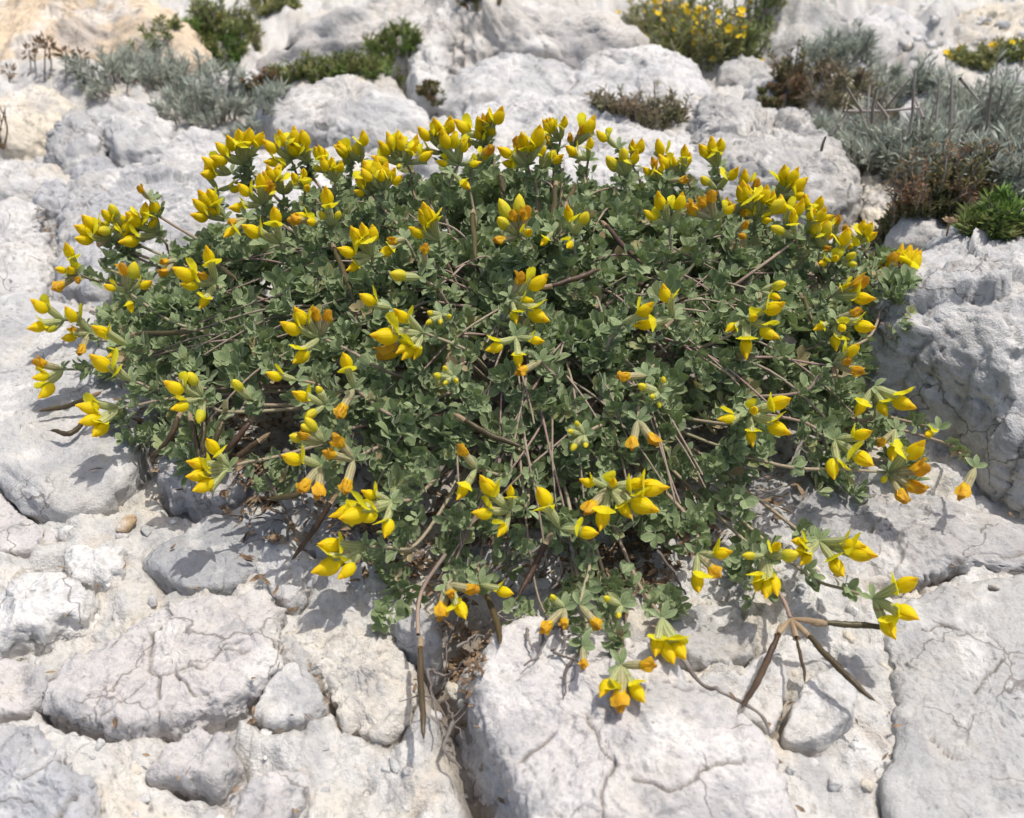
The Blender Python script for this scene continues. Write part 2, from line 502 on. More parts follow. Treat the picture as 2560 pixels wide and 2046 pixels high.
RK = 0
def rock(outline, H, color, label, zb=-0.012, n=8.0, res=0.0016, rough=1.0, facet=1.0, under=-0.10, tilt=(0, 0), cracks=(),
         mat=None, cat='rock', group=None, name='rock', parent=None, lean=0.35, world_poly=None, groove=1.0, lump=1.0, big=0.0, cream=0.16, coarse=1.0):
    """outline: overview-pixel polygon of the stone as it shows; points higher in the photo lie on its back rim"""
    global RK
    RK += 1
    if world_poly is None and H > 0.028 and res > 0.0015:
        H *= 0.45 if mat is FARROCK else 0.6; n = min(n, 3.0)
    if world_poly is not None:
        poly = np.array(world_poly, float)
    else:
        ys = [p[1] for p in outline]; y0, y1 = min(ys), max(ys)
        poly = []
        for (u, v) in outline:
            w = (y1 - v) / (y1 - y0)
            z = max(zb, -0.004) + H * lean * min(1.0, w * 1.6)
            p = at_z(u * OV, v * OV, z)
            poly.append(p[:2])
        poly = np.array(poly)
    # area centroid
    x, y = poly[:, 0], poly[:, 1]; x2, y2 = np.roll(x, -1), np.roll(y, -1)
    cr = x * y2 - x2 * y; A = cr.sum() / 2
    c = np.array([((x + x2) * cr).sum() / (6 * A), ((y + y2) * cr).sum() / (6 * A)])
    R = math.sqrt(abs(A) / math.pi)
    ns = int(np.clip(2 * math.pi * R / res, 24, 420))
    th = np.linspace(0, 2 * math.pi, ns, endpoint=False)
    r = poly_radius(poly, c, ns)
    q = np.stack([np.cos(th) * R, np.sin(th) * R, np.full(ns, RK * 3.7)], 1)
    r = r * (1 + 0.05 * fbm(q, 1.6 / R, 3, RK) * rough) + 0.0022 * rough * fbm(q, 160, 3, RK + 5)
    ROCKS.append((c, th, r, R, groove))
    a = np.linspace(0, math.pi / 2, 400)
    e = 2.0 / n
    pr = np.sin(a) ** e; pz = np.cos(a) ** e * H
    dep = max(0.012, H * 0.5)
    side = np.linspace(0, 1, 60)[1:]
    pr = np.concatenate([pr, 1 - under * np.sin(side * 2.2) ** 1.0])
    pz = np.concatenate([pz, -side * dep])
    L = np.concatenate([[0], np.cumsum(np.hypot(np.diff(pr) * R, np.diff(pz)))])
    nr = int(np.clip(L[-1] / res, 10, 190))
    s = np.linspace(0, L[-1], nr)
    pr = np.interp(s, L, pr); pz = np.interp(s, L, pz)
    pr[0] = 0.0
    TH, PR = np.meshgrid(th, pr, indexing='ij')
    RR, PZ = np.meshgrid(r, pz, indexing='ij')
    X = c[0] + np.cos(TH) * RR * PR; Y = c[1] + np.sin(TH) * RR * PR; Z = PZ.copy()
    V = np.stack([X.ravel(), Y.ravel(), Z.ravel()], 1)
    topw = np.clip(V[:, 2] / H, 0, 1)
    Pn = V + np.array([0, 0, RK * 1.37])
    V[:, 2] += topw * H * 0.34 * lump * fbm(Pn * np.array([1, 1, 0.3]), 0.9 / R, 3, RK)
    V[:, 2] += topw * (tilt[0] * (V[:, 0] - c[0]) + tilt[1] * (V[:, 1] - c[1]))
    V[:, 2] += zb
    F = grid_faces(ns, nr, True)
    Nn = vnormals(V, F)
    Nn[0::nr] = np.array([0, 0, 1.0])
    Pn = V + np.array([RK * 0.61, 0, RK * 1.37])
    d = 0.0020 * rough * fbm(Pn, 45, 5, RK, 0.58)
    f1, ed = facets(Pn, 0.55 / max(R * 0.35, 0.006), RK)
    d += facet * coarse * min(0.0065, R * 0.07) * f1
    f2, ed2 = facets(Pn, 70, RK + 11)
    d += facet * 0.0026 * f2
    f3, ed3 = facets(Pn, 210, RK + 12)
    d += max(facet, 0.5) * 0.0015 * f3
    d -= 0.0016 * rough * np.clip(ridged(Pn, 60, 3, RK + 21) - 1.35, 0, 1)
    if big: d += big * fbm(Pn, 11, 3, RK + 31)
    d *= 1.0 if R > 0.02 else 0.55
    V = V + Nn * d[:, None]
    V[0::nr] = V[0::nr].mean(0)
    dirt = np.zeros(len(V))
    for ck in cracks:
        pts = [tuple(at_z(u * OV, v * OV, zb + H)[:2]) for u, v in ck]
        wob = 0.0040 * np.stack([perlin(Pn * 90, 1), perlin(Pn * 90 + 7, 2)], 1)
        dd = dist_polyline(V[:, 0] + wob[:, 0], V[:, 1] + wob[:, 1], pts)
        V[:, 2] -= 0.0022 * np.exp(-(dd / 0.0006) ** 2); dirt = np.maximum(dirt, np.exp(-(dd / 0.00055) ** 2))
    base = np.array([c[0], c[1], zb])
    if parent is None:
        me = np_mesh(name, V - base, F, False)
        T = stone_tint(V + np.array([RK * 0.9, 0, 0]), color, cream, RK * 13, 0.45 if mat is FARROCK else 1.0)
        T[:, :3] += (np.array([0.17, 0.145, 0.12]) - T[:, :3]) * (dirt * 0.85)[:, None]
        set_tint(me, T)
        o = link(name, me, mat or ROCK, None, Matrix.Translation(base))
        o['label'] = label; o['category'] = cat
        if group: o['group'] = group
    else:
        me = np_mesh(name, V, F)
        o = link(name, me, mat or ROCK, parent)
    return o

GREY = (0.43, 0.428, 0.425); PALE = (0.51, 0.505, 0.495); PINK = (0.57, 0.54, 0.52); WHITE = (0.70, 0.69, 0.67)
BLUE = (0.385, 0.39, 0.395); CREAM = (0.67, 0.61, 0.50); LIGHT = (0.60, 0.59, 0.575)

# --- around the plant and in the foreground
rock([(-150, 640), (0, 635), (60, 628), (150, 650), (260, 690), (330, 790), (335, 880), (305, 960), (292, 1010), (250, 1062), (185, 1100), (130, 1108), (70, 1080), (0, 1012), (-90, 960)],
     0.024, PALE, 'large smooth pale grey rock under the left fringe of the flowering plant', groove=2.0, res=0.0015, rough=0.55, facet=0.35, n=9, lump=0.6)
rock([(-120, 985), (0, 1030), (62, 1092), (132, 1135), (100, 1152), (0, 1165), (-120, 1160)], 0.012, PINK, 'flat pinkish slab tucked under the edge of the large smooth rock', rough=0.7, facet=0.5)
rock([(62, 1090), (130, 1112), (185, 1104), (200, 1120), (150, 1142), (100, 1132)], 0.011, LIGHT, 'small pale chip wedged below the large smooth rock', rough=0.8, res=0.0011)
rock([(338, 955), (400, 930), (500, 950), (565, 1010), (505, 1052), (430, 1078), (362, 1062), (340, 1015)], 0.020, PINK, 'rounded pinkish stone with a dark gap beneath, beside the smooth rock', groove=2.0, res=0.0011, rough=0.7, n=9)
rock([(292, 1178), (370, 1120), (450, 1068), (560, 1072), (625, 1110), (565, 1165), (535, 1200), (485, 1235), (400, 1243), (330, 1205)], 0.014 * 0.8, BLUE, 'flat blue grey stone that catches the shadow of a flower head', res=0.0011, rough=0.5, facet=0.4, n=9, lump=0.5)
rock([(130, 1185), (150, 1150), (200, 1128), (255, 1150), (262, 1200), (210, 1232), (160, 1225)], 0.013, WHITE, 'white crusty lump beside the blue grey stone', rough=1.3, res=0.0011, n=6)
rock([(-60, 1300), (0, 1240), (60, 1200), (130, 1210), (190, 1240), (170, 1290), (90, 1330), (0, 1370), (-60, 1380)], 0.014, WHITE, 'chalky white patch of rock by the left of the large veined slab', rough=1.4, n=5)
rock([(98, 1470), (130, 1400), (230, 1350), (330, 1290), (440, 1250), (555, 1238), (600, 1285), (572, 1340), (590, 1400), (540, 1462), (470, 1512), (390, 1522), (330, 1545), (240, 1562), (170, 1542), (110, 1502)],
     0.020, PINK, 'large pinkish slab crossed by fine veins and cracks', groove=2.0, res=0.00095, rough=0.8, facet=0.75, n=9, lump=0.6,
     cracks=[[(318, 1330), (322, 1420), (350, 1470)], [(370, 1410), (410, 1455), (440, 1462)], [(480, 1372), (520, 1378)], [(320, 1420), (420, 1400), (500, 1350)], [(210, 1500), (300, 1450)]])
rock([(312, 1636), (350, 1572), (420, 1532), (488, 1560), (502, 1610), (474, 1640), (470, 1682), (436, 1664), (380, 1648)], 0.016, PINK, 'angular pinkish stone with a shadowed lower edge below the veined slab', groove=1.8, res=0.001, rough=0.7, n=8, tilt=(0.0, 0.12))
rock([(-90, 1530), (40, 1518), (110, 1560), (190, 1640), (212, 1723), (200, 1800), (-90, 1800)], 0.018, (0.46, 0.465, 0.48), 'bluish grey lumpy rock below and left of the veined slab', res=0.0012, rough=1.0, cracks=[[(60, 1640), (150, 1600)], [(100, 1723), (180, 1640)]])
rock([(488, 1705), (520, 1640), (600, 1612), (652, 1622), (640, 1682), (585, 1745), (500, 1770)], 0.013, PINK, 'smooth pinkish stone right of the angular stone with shadowed edge', res=0.001, rough=0.6)
rock([(532, 1190), (558, 1142), (600, 1138), (642, 1180), (646, 1250), (612, 1288), (572, 1252)], 0.014, LIGHT, 'upright pale chip standing right of the blue grey stone', res=0.001, rough=0.8, n=6)
rock([(528, 1502), (570, 1420), (620, 1388), (672, 1440), (692, 1490), (640, 1524), (560, 1532)], 0.012, LIGHT, 'triangular pale stone right of the large veined slab', res=0.001, rough=0.8, facet=0.6)
rock([(-60, 1400), (30, 1385), (100, 1400), (110, 1450), (60, 1500), (-60, 1530)], 0.013, PINK, 'pinkish stone against the left end of the veined slab', rough=0.8)
rock([(590, 1320), (640, 1290), (740, 1300), (830, 1330), (870, 1400), (860, 1500), (800, 1560), (720, 1530), (690, 1450), (640, 1380)], 0.0095, (0.64, 0.605, 0.54), 'broad cream coloured crust of rock left of the long hanging pod', res=0.0011, rough=1.2, n=5, mat=MATRIX)
rock([(975, 1440), (1010, 1390), (1062, 1340), (1130, 1318), (1250, 1340), (1390, 1395), (1440, 1448), (1530, 1508), (1602, 1580), (1622, 1640), (1645, 1723), (1665, 1820), (1110, 1820), (1080, 1723), (1040, 1620), (1000, 1530)],
     0.034, (0.59, 0.565, 0.545), 'big pinkish white block below the plant with one flower head hanging over it', res=0.0010, rough=0.7, facet=0.6, n=9, lump=0.45, groove=0.8,
     cracks=[[(1230, 1500), (1290, 1600), (1270, 1723)], [(1330, 1640), (1440, 1660), (1480, 1620), (1570, 1590)], [(1080, 1590), (1160, 1545)], [(1400, 1450), (1470, 1440)]])
rock([(1862, 1335), (1900, 1258), (2000, 1215), (2156, 1190), (2280, 1200), (2280, 1820), (1900, 1820), (1855, 1640), (1892, 1540), (1882, 1420)],
     0.0125, (0.47, 0.465, 0.45), 'broad flat pale grey slab with jagged cracks below the boulder', res=0.0012, rough=0.7, facet=0.45, n=7, lump=0.5, groove=0.35,
     cracks=[[(1990, 1318), (2060, 1330), (2110, 1360), (2156, 1380)], [(2000, 1195), (1930, 1245)], [(2060, 1460), (2110, 1400)], [(1960, 1560), (2040, 1600)], [(2000, 1318), (1940, 1322)]])
rock([(1545, 1010), (1700, 960), (1850, 1000), (1960, 1040), (2156, 1095), (2260, 1120), (2260, 1190), (2000, 1200), (1885, 1245), (1800, 1235), (1700, 1190), (1600, 1130)],
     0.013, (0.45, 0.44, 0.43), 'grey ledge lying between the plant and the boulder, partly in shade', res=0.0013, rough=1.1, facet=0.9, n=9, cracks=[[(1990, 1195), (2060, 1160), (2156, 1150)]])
rock([(1640, 1562), (1662, 1500), (1700, 1430), (1742, 1402), (1792, 1402), (1812, 1450), (1792, 1522), (1722, 1567)], 0.014, LIGHT, 'smooth pale wedge stone beneath the splayed seed pods', res=0.0009, rough=0.45, facet=0.4, n=9)
rock([(1445, 1430), (1500, 1404), (1560, 1405), (1640, 1342), (1664, 1420), (1652, 1490), (1622, 1548), (1540, 1510)], 0.011, LIGHT, 'pale triangular stone under the left pod of the splayed pods', res=0.001, rough=0.6, facet=0.5)
rock([(1380, 1312), (1440, 1272), (1492, 1262), (1562, 1272), (1592, 1330), (1582, 1388), (1532, 1402), (1470, 1400), (1410, 1372)], 0.012, (0.44, 0.43, 0.41), 'grey stone with a flat face above the pale triangular stone', res=0.001, rough=0.6, facet=0.5, n=9)
rock([(828, 1322), (880, 1288), (922, 1310), (932, 1380), (902, 1402), (868, 1372)], 0.020, GREY, 'small grey stone at the mouth of the crevice under the stems', res=0.001, rough=0.8, n=6)
rock([(630, 1090), (690, 1062), (790, 1080), (850, 1130), (820, 1190), (730, 1200), (650, 1160)], 0.012, GREY, 'grey stone half covered by drooping flower heads and stems', res=0.0012, rough=0.8)
rock([(1010, 1130), (1080, 1100), (1170, 1120), (1220, 1170), (1180, 1230), (1090, 1240), (1020, 1200)], 0.014, WHITE, 'white quartz like stone under the hanging stems', res=0.0012, rough=0.9)
# boulder on the right
rock(None, 0.092, (0.53, 0.525, 0.515), 'rough fissured grey boulder leaning against the right side of the plant', world_poly=[(.212, .548), (.222, .508), (.255, .472), (.276, .442), (.304, .419), (.352, .400), (.44, .372), (.56, .40), (.60, .50), (.55, .64), (.44, .675), (.36, .672), (.29, .640), (.238, .598)],
     res=0.0016, rough=1.3, facet=1.3, coarse=2.1, n=4.6, under=0.12, mat=ROCK_ROUGH, groove=0.3, lump=0.35, big=0.004,
     cracks=[[(1960, 640), (2010, 560), (2060, 500)], [(1930, 700), (2010, 690), (2080, 720)], [(2050, 560), (2110, 640), (2156, 700)], [(1900, 760), (1980, 800), (2060, 900)], [(2000, 640), (2000, 720), (1960, 790)]])
rock([(1850, 520), (1900, 480), (1960, 470), (2010, 448), (2050, 440), (2100, 455), (2156, 465), (2260, 470), (2260, 560), (2100, 560), (1960, 570), (1870, 560)], 0.07, PALE, 'pale knobbly rock behind the grey boulder', zb=0.0, res=0.0022, rough=1.7, n=3)

# --- left, beside and behind the plant
rock([(-90, 425), (30, 398), (88, 430), (104, 520), (96, 600), (40, 640), (-90, 640)], 0.03, LIGHT, 'whitish crumbly rock left of the dark cleft', res=0.0017, rough=1.5, n=3.5, mat=ROCK_ROUGH)
rock([(115, 470), (130, 380), (190, 352), (300, 350), (450, 330), (560, 390), (560, 500), (430, 545), (320, 600), (200, 640), (120, 600)], 0.045, (0.46, 0.46, 0.465), 'big grey white rock with a sloping face behind the left flowers', res=0.0018, rough=1.1, facet=1.1, n=3.2, tilt=(0, 0.05), cracks=[[(330, 470), (430, 480)], [(420, 360), (520, 440)]])
rock([(92, 330), (120, 262), (180, 232), (235, 290), (215, 345), (140, 365)], 0.045, GREY, 'grey angular rock with a shaded notch on the left ledge', res=0.002, rough=1.2, facet=1.5)
rock([(175, 250), (215, 225), (270, 205), (320, 225), (372, 282), (360, 340), (250, 345), (205, 300)], 0.05, PALE, 'pale rounded rock whose crest meets the silver shrub', res=0.002, rough=1.2)
rock([(330, 330), (360, 275), (420, 262), (490, 290), (510, 345), (430, 372), (350, 365)], 0.03, LIGHT, 'light knobbly rock right of the rounded crest', res=0.002, rough=1.3)
rock([(140, 365), (170, 335), (230, 335), (285, 362), (270, 400), (190, 410), (145, 400)], 0.03, (0.43, 0.435, 0.45), 'rounded bluish rock resting on the left ledge', res=0.0018, rough=0.9, n=2.6)
rock([(68, 420), (90, 385), (140, 382), (155, 415), (120, 445), (80, 445)], 0.02, (0.48, 0.485, 0.5), 'small bluish cobble in the cleft of the left ledge', res=0.0016, rough=0.8, n=2.6)
rock([(-60, 350), (0, 330), (60, 345), (85, 400), (30, 415), (-60, 420)], 0.03, LIGHT, 'whitish rock beside the bare brown twiglet', res=0.002, rough=1.3)
rock([(-80, 250), (0, 205), (90, 180), (160, 215), (140, 270), (60, 310), (-80, 320)], 0.05, CREAM, 'cream crumbly rock before the silver shrub on the left', res=0.0025, rough=1.4, mat=FARROCK)
rock([(420, 360), (500, 300), (600, 335), (720, 360), (800, 420), (700, 470), (520, 470)], 0.035, LIGHT, 'light rock showing between the back left flower heads', res=0.002, rough=1.1)

# --- rocks behind the plant
rock([(860, 330), (930, 270), (1010, 228), (1090, 200), (1200, 222), (1330, 272), (1440, 300), (1560, 300), (1640, 330), (1600, 470), (1400, 470), (1200, 460), (980, 440)], 0.085, LIGHT, 'long whitish rock ridge right behind the flowers', res=0.0022, rough=1.3, facet=1.2, n=3, zb=-0.01)
rock([(1430, 300), (1450, 235), (1560, 212), (1655, 255), (1720, 300), (1790, 355), (1812, 400), (1806, 485), (1700, 500), (1560, 470), (1450, 400)], 0.09, (0.49, 0.475, 0.45), 'fissured grey rock with a steep right end behind the flowers', res=0.0022, rough=1.3, facet=1.4, n=4.5, zb=-0.01)
rock([(1806, 380), (1830, 345), (1880, 350), (1895, 420), (1885, 475), (1820, 490)], 0.05, CREAM, 'cream crumbly rock between the fissured rock and the reddish heath', res=0.002, rough=1.6, facet=1.6, mat=FARROCK)
rock([(540, 245), (600, 198), (720, 172), (850, 188), (905, 230), (915, 285), (800, 312), (600, 292)], 0.07, PALE, 'low rounded pale boulder in front of the green cushions', res=0.003, rough=1.4, mat=FARROCK, n=3)
rock([(400, 172), (430, 148), (520, 150), (600, 160), (612, 188), (540, 200), (430, 195)], 0.04, LIGHT, 'small light ledge beside the little dark green tuft', res=0.003, mat=FARROCK)
rock([(590, 185), (640, 160), (760, 148), (830, 160), (860, 190), (760, 205), (640, 205)], 0.05, CREAM, 'cream ledge just below the long green cushion', res=0.003, mat=FARROCK)
rock([(855, 170), (875, 128), (910, 118), (945, 150), (955, 205), (930, 240), (870, 230)], 0.09, (0.47, 0.46, 0.43), 'blocky rock standing at the end of the long green cushion', res=0.003, rough=1.4, mat=FARROCK)
rock([(915, 235), (930, 170), (990, 140), (1100, 125), (1200, 130), (1230, 180), (1190, 240), (1050, 260)], 0.08, PALE, 'broad pale rock face above the topmost flower heads', res=0.003, rough=1.2, mat=FARROCK, n=3)
rock([(1180, 235), (1200, 150), (1290, 118), (1400, 112), (1470, 150), (1500, 205), (1440, 250), (1300, 260)], 0.085, LIGHT, 'pale rock shelf behind the brownish tuft', res=0.003, rough=1.2, mat=FARROCK, n=3)
rock([(1275, 205), (1290, 165), (1325, 140), (1365, 165), (1385, 205), (1340, 225)], 0.07, GREY, 'pointed dark grey stone above the brownish tuft', res=0.0025, rough=0.8, mat=FARROCK)
rock([(1430, 215), (1440, 180), (1480, 168), (1505, 200), (1490, 235), (1450, 240)], 0.05, GREY, 'small grey stone right of the brownish tuft', res=0.003, mat=FARROCK)
rock([(1505, 175), (1520, 130), (1560, 112), (1610, 125), (1620, 170), (1570, 185)], 0.06, (0.46, 0.455, 0.44), 'rounded grey boulder left of the dark green bush', res=0.003, mat=FARROCK, n=2.6)
rock([(1560, 205), (1590, 165), (1650, 150), (1690, 170), (1680, 215), (1620, 232)], 0.06, PALE, 'pale stone in front of the dark green bush', res=0.003, mat=FARROCK)
rock([(1650, 150), (1660, 110), (1740, 100), (1800, 120), (1825, 165), (1780, 190), (1700, 185)], 0.08, LIGHT, 'long light rock behind the dark green bush', res=0.003, mat=FARROCK)
rock([(1690, 235), (1720, 180), (1770, 160), (1815, 190), (1820, 235), (1760, 250)], 0.07, CREAM, 'cream pointed rock beside the grey dry stalks', res=0.003, mat=FARROCK, rough=1.3)
rock([(1890, 250), (1905, 205), (1960, 200), (1975, 240), (1930, 262)], 0.05, LIGHT, 'light stone seen through the dry stalks', res=0.003, mat=FARROCK)
rock([(1600, 270), (1640, 235), (1740, 250), (1770, 290), (1700, 310), (1630, 300)], 0.04, GREY, 'dull grey slab in front of the dry stalks', res=0.003, mat=FARROCK)
# far top
rock([(480, 110), (560, 60), (680, 10), (760, -30), (1000, -60), (1250, -20), (1330, 30), (1400, 95), (1390, 112), (1200, 118), (1000, 122), (850, 105), (640, 112)], 0.16, (0.56, 0.53, 0.49), 'long sunlit slab sloping down across the back', zb=-0.045, res=0.005, rough=1.8, facet=1.8, mat=FARROCK, n=2.6, big=0.02)
rock([(-120, 140), (-100, 0), (60, -60), (220, -60), (330, 0), (420, 60), (400, 110), (300, 130), (180, 110), (60, 150)], 0.16, (0.70, 0.56, 0.40), 'orange tinged rock slope beyond the silver shrub', zb=-0.045, res=0.005, rough=1.8, facet=1.6, mat=FARROCK, n=2.6, big=0.02)
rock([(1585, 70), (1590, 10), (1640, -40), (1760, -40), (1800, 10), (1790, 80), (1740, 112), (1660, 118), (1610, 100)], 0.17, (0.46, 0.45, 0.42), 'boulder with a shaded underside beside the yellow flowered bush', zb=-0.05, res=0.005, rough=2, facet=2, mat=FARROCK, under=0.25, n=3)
rock([(1770, 70), (1800, 0), (1880, -40), (1960, 20), (1975, 80), (1900, 100), (1820, 105)], 0.13, LIGHT, 'pale rock face right of the shaded boulder', zb=-0.05, res=0.005, rough=1.8, mat=FARROCK)
rock([(1955, 90), (1990, 10), (2080, -40), (2240, -40), (2260, 60), (2150, 110), (2040, 110)], 0.12, CREAM, 'stony cream scree slope in the far right corner', zb=-0.05, res=0.005, rough=2.6, facet=2.6, mat=FARROCK, n=2.4)
rock([(2050, 190), (2080, 150), (2150, 140), (2230, 160), (2230, 210), (2100, 215)], 0.06, GREY, 'grey stones beside the far right yellow flowers', zb=-0.03, res=0.004, rough=2, mat=FARROCK)
rock([(380, 60), (400, 10), (480, -10), (540, 20), (520, 70), (450, 85)], 0.10, CREAM, 'small cream outcrop by the low flowering scrub', zb=-0.045, res=0.005, rough=2, mat=FARROCK)

# ------------------------------------------------------------------ ground sheet
def base_z(x, y):
    z = -0.004 + 0.0 * x
    z = z - 0.075 * np.clip(y - 0.95, 0, 9)
    z = z - 0.02 * np.clip(np.abs(x) - 0.5, 0, 3)
    return z

def make_ground():
    nx, ny = 740, 490
    # rows grow with distance, columns fan out with distance
    k = int(0.74 * ny)
    y = np.empty(ny)
    y[:k] = 0.10 + 0.85 * (np.linspace(0, 1, k)) ** 1.15
    y[k - 1:] = 0.95 * (9.0 / 0.95) ** (np.linspace(0, 1, ny - k + 1) ** 1.5)
    s = np.linspace(-1, 1, nx)
    s = s * (0.72 + 0.28 * s ** 2)
    Y, S = np.meshgrid(y, s, indexing='ij')
    X = S * (0.42 + 0.75 * Y)
    V = np.stack([X.ravel(), Y.ravel(), np.zeros(X.size)], 1)
    x, yy = V[:, 0], V[:, 1]
    near = yy < 1.0
    z = base_z(x, yy)
    Pn = V.copy()
    farw = np.clip((yy - 0.75) / 0.5, 0, 1)
    z += 0.0085 * fbm(Pn, 8, 4, 40) + 0.0030 * fbm(Pn, 38, 4, 50, 0.55)
    z += farw * (0.060 * fbm(Pn, 2.6, 4, 60) + 0.014 * fbm(Pn, 13, 4, 61, 0.6))
    W = Pn + 0.006 * np.stack([perlin(Pn * 55, 1), perlin(Pn * 55 + 4, 2), np.zeros(len(Pn))], 1)
    f0, e0 = facets(W, 11, 6, True); z += (0.0075 + 0.004 * farw) * f0
    f1, e1 = facets(W, 30, 5, True); z += (0.0045 + 0.002 * farw) * f1
    f2, e2 = facets(W, 85, 7, True); z += 0.0017 * f2
    f3, e3 = facets(Pn, 210, 8, True); z += 0.0014 * f3
    # crumbs cemented in the matrix, in patches
    patch = sm(fbm(Pn, 14, 2, 77), -0.05, 0.35)
    c1, c2, off, hid = cells(W, 150, 4, True)
    on = ((hid >> 5) & 7) < 4
    z += 0.0026 * np.clip(1 - (c1 / 0.6) ** 2, 0, 1) * on * patch
    z += 0.0011 * fbm(Pn, 260, 2, 70)
    z -= 0.0022 * np.clip(ridged(Pn, 34, 3, 33) - 1.4, 0, 1)
    # pores and little cavities
    c1, c2, off, hid = cells(W, 46, 9, True)
    pit = np.exp(-(c1 / 0.13) ** 2) * (((hid >> 6) & 15) < 4) * (0.4 + ((hid >> 11) & 255) / 255.0)
    z -= 0.0055 * pit
    # stones press into the ground, leaving an uneven gap round some of them
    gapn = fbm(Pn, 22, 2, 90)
    SOIL_SHADE = np.zeros(len(Pn))
    for c, th, r, R, gr in ROCKS:
        rm = r.max() + 0.008
        m = (np.abs(x - c[0]) < rm) & (np.abs(yy - c[1]) < rm)
        if not m.any(): continue
        idx = np.where(m)[0]
        dx = x[idx] - c[0]; dy = yy[idx] - c[1]
        a = np.arctan2(dy, dx) % (2 * math.pi)
        rr = np.interp(a, np.append(th, 2 * math.pi), np.append(r, r[0]))
        d = np.hypot(dx, dy) - rr
        z[idx] -= np.where(d < -0.003, np.minimum(0.012, (-d - 0.003) * 0.8), 0)
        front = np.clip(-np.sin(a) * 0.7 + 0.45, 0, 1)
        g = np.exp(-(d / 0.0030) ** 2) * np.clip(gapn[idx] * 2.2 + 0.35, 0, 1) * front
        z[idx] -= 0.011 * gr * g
        SOIL_SHADE[idx] = np.maximum(SOIL_SHADE[idx], np.clip(g * 1.3, 0, 1) * 0.8)  # soil in the gaps, its dark tone also painting shadow lines under the stones
    # the crevice the plant is rooted in
    cre = [tuple(at_z(u * OV, v * OV, 0)[:2]) for u, v in ((1040, 1723), (985, 1600), (950, 1480), (930, 1400), (960, 1330), (1010, 1280))]
    dd = dist_polyline(x + 0.006 * gapn, yy, cre)
    z -= 0.020 * np.exp(-(dd / 0.008) ** 2); SOIL_SHADE = np.maximum(SOIL_SHADE, np.exp(-(dd / 0.010) ** 2))
    cre = [tuple(at_z(u * OV, v * OV, 0)[:2]) for u, v in ((85, 430), (100, 520), (112, 600), (120, 650))]
    dd = dist_polyline(x + 0.003 * gapn, yy, cre)
    z -= 0.030 * np.exp(-(dd / 0.007) ** 2)
    V[:, 2] = z
    F = grid_faces(ny, nx)[:, ::-1]
    me = np_mesh('ground', V, F, False)
    T = stone_tint(Pn, (0.61, 0.595, 0.56), 0.42, 500)
    SOIL_SHADE = np.maximum(SOIL_SHADE, 0.75 * sm(1 - np.hypot((x + 0.006) / 0.235, (yy - 0.55) / 0.15), 0.0, 0.35))   # earth and rotted leaves under the plant
    T[:, :3] += (np.array([0.23, 0.18, 0.125]) - T[:, :3]) * (SOIL_SHADE * np.clip(0.7 + 0.6 * gapn, 0, 1))[:, None]
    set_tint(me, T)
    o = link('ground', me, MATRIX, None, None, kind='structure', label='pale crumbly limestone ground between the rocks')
    global GX, GY, GZ
    GX, GY, GZ = x, yy, z
    return o, y, s, z.reshape(ny, nx)

GROUND, g_y, g_s, g_z = make_ground()
def ground_z(x, y):
    j = np.interp(y, g_y, np.arange(len(g_y))); i = np.interp(x / (0.42 + 0.75 * y), g_s, np.arange(len(g_s)))
    return float(g_z[int(round(j)), int(round(i))])

# tops of rocks: a coarse height map so that things rest on them
HM = {}
def build_heightmap():
    res = 0.004
    dg = bpy.context.evaluated_depsgraph_get()
    return dg
def _rock_top():
    acc = {}
    for o in COL.objects:
        if o.name.split('.')[0] in ('rock',) and o.type == 'MESH':
            n = len(o.data.vertices)
            a = np.empty(n * 3, np.float32); o.data.vertices.foreach_get('co', a)
            a = a.reshape(-1, 3) + np.array(o.location)
            k = np.floor(a[:, :2] / 0.004).astype(int)
            for (i, j), z in zip(map(tuple, k), a[:, 2]):
                if z > acc.get((i, j), -9): acc[(i, j)] = z
    return acc
HM = _rock_top()
def surf(x, y):
    z = ground_z(x, y)
    return max(z, HM.get((int(math.floor(x / 0.004)), int(math.floor(y / 0.004))), -9))

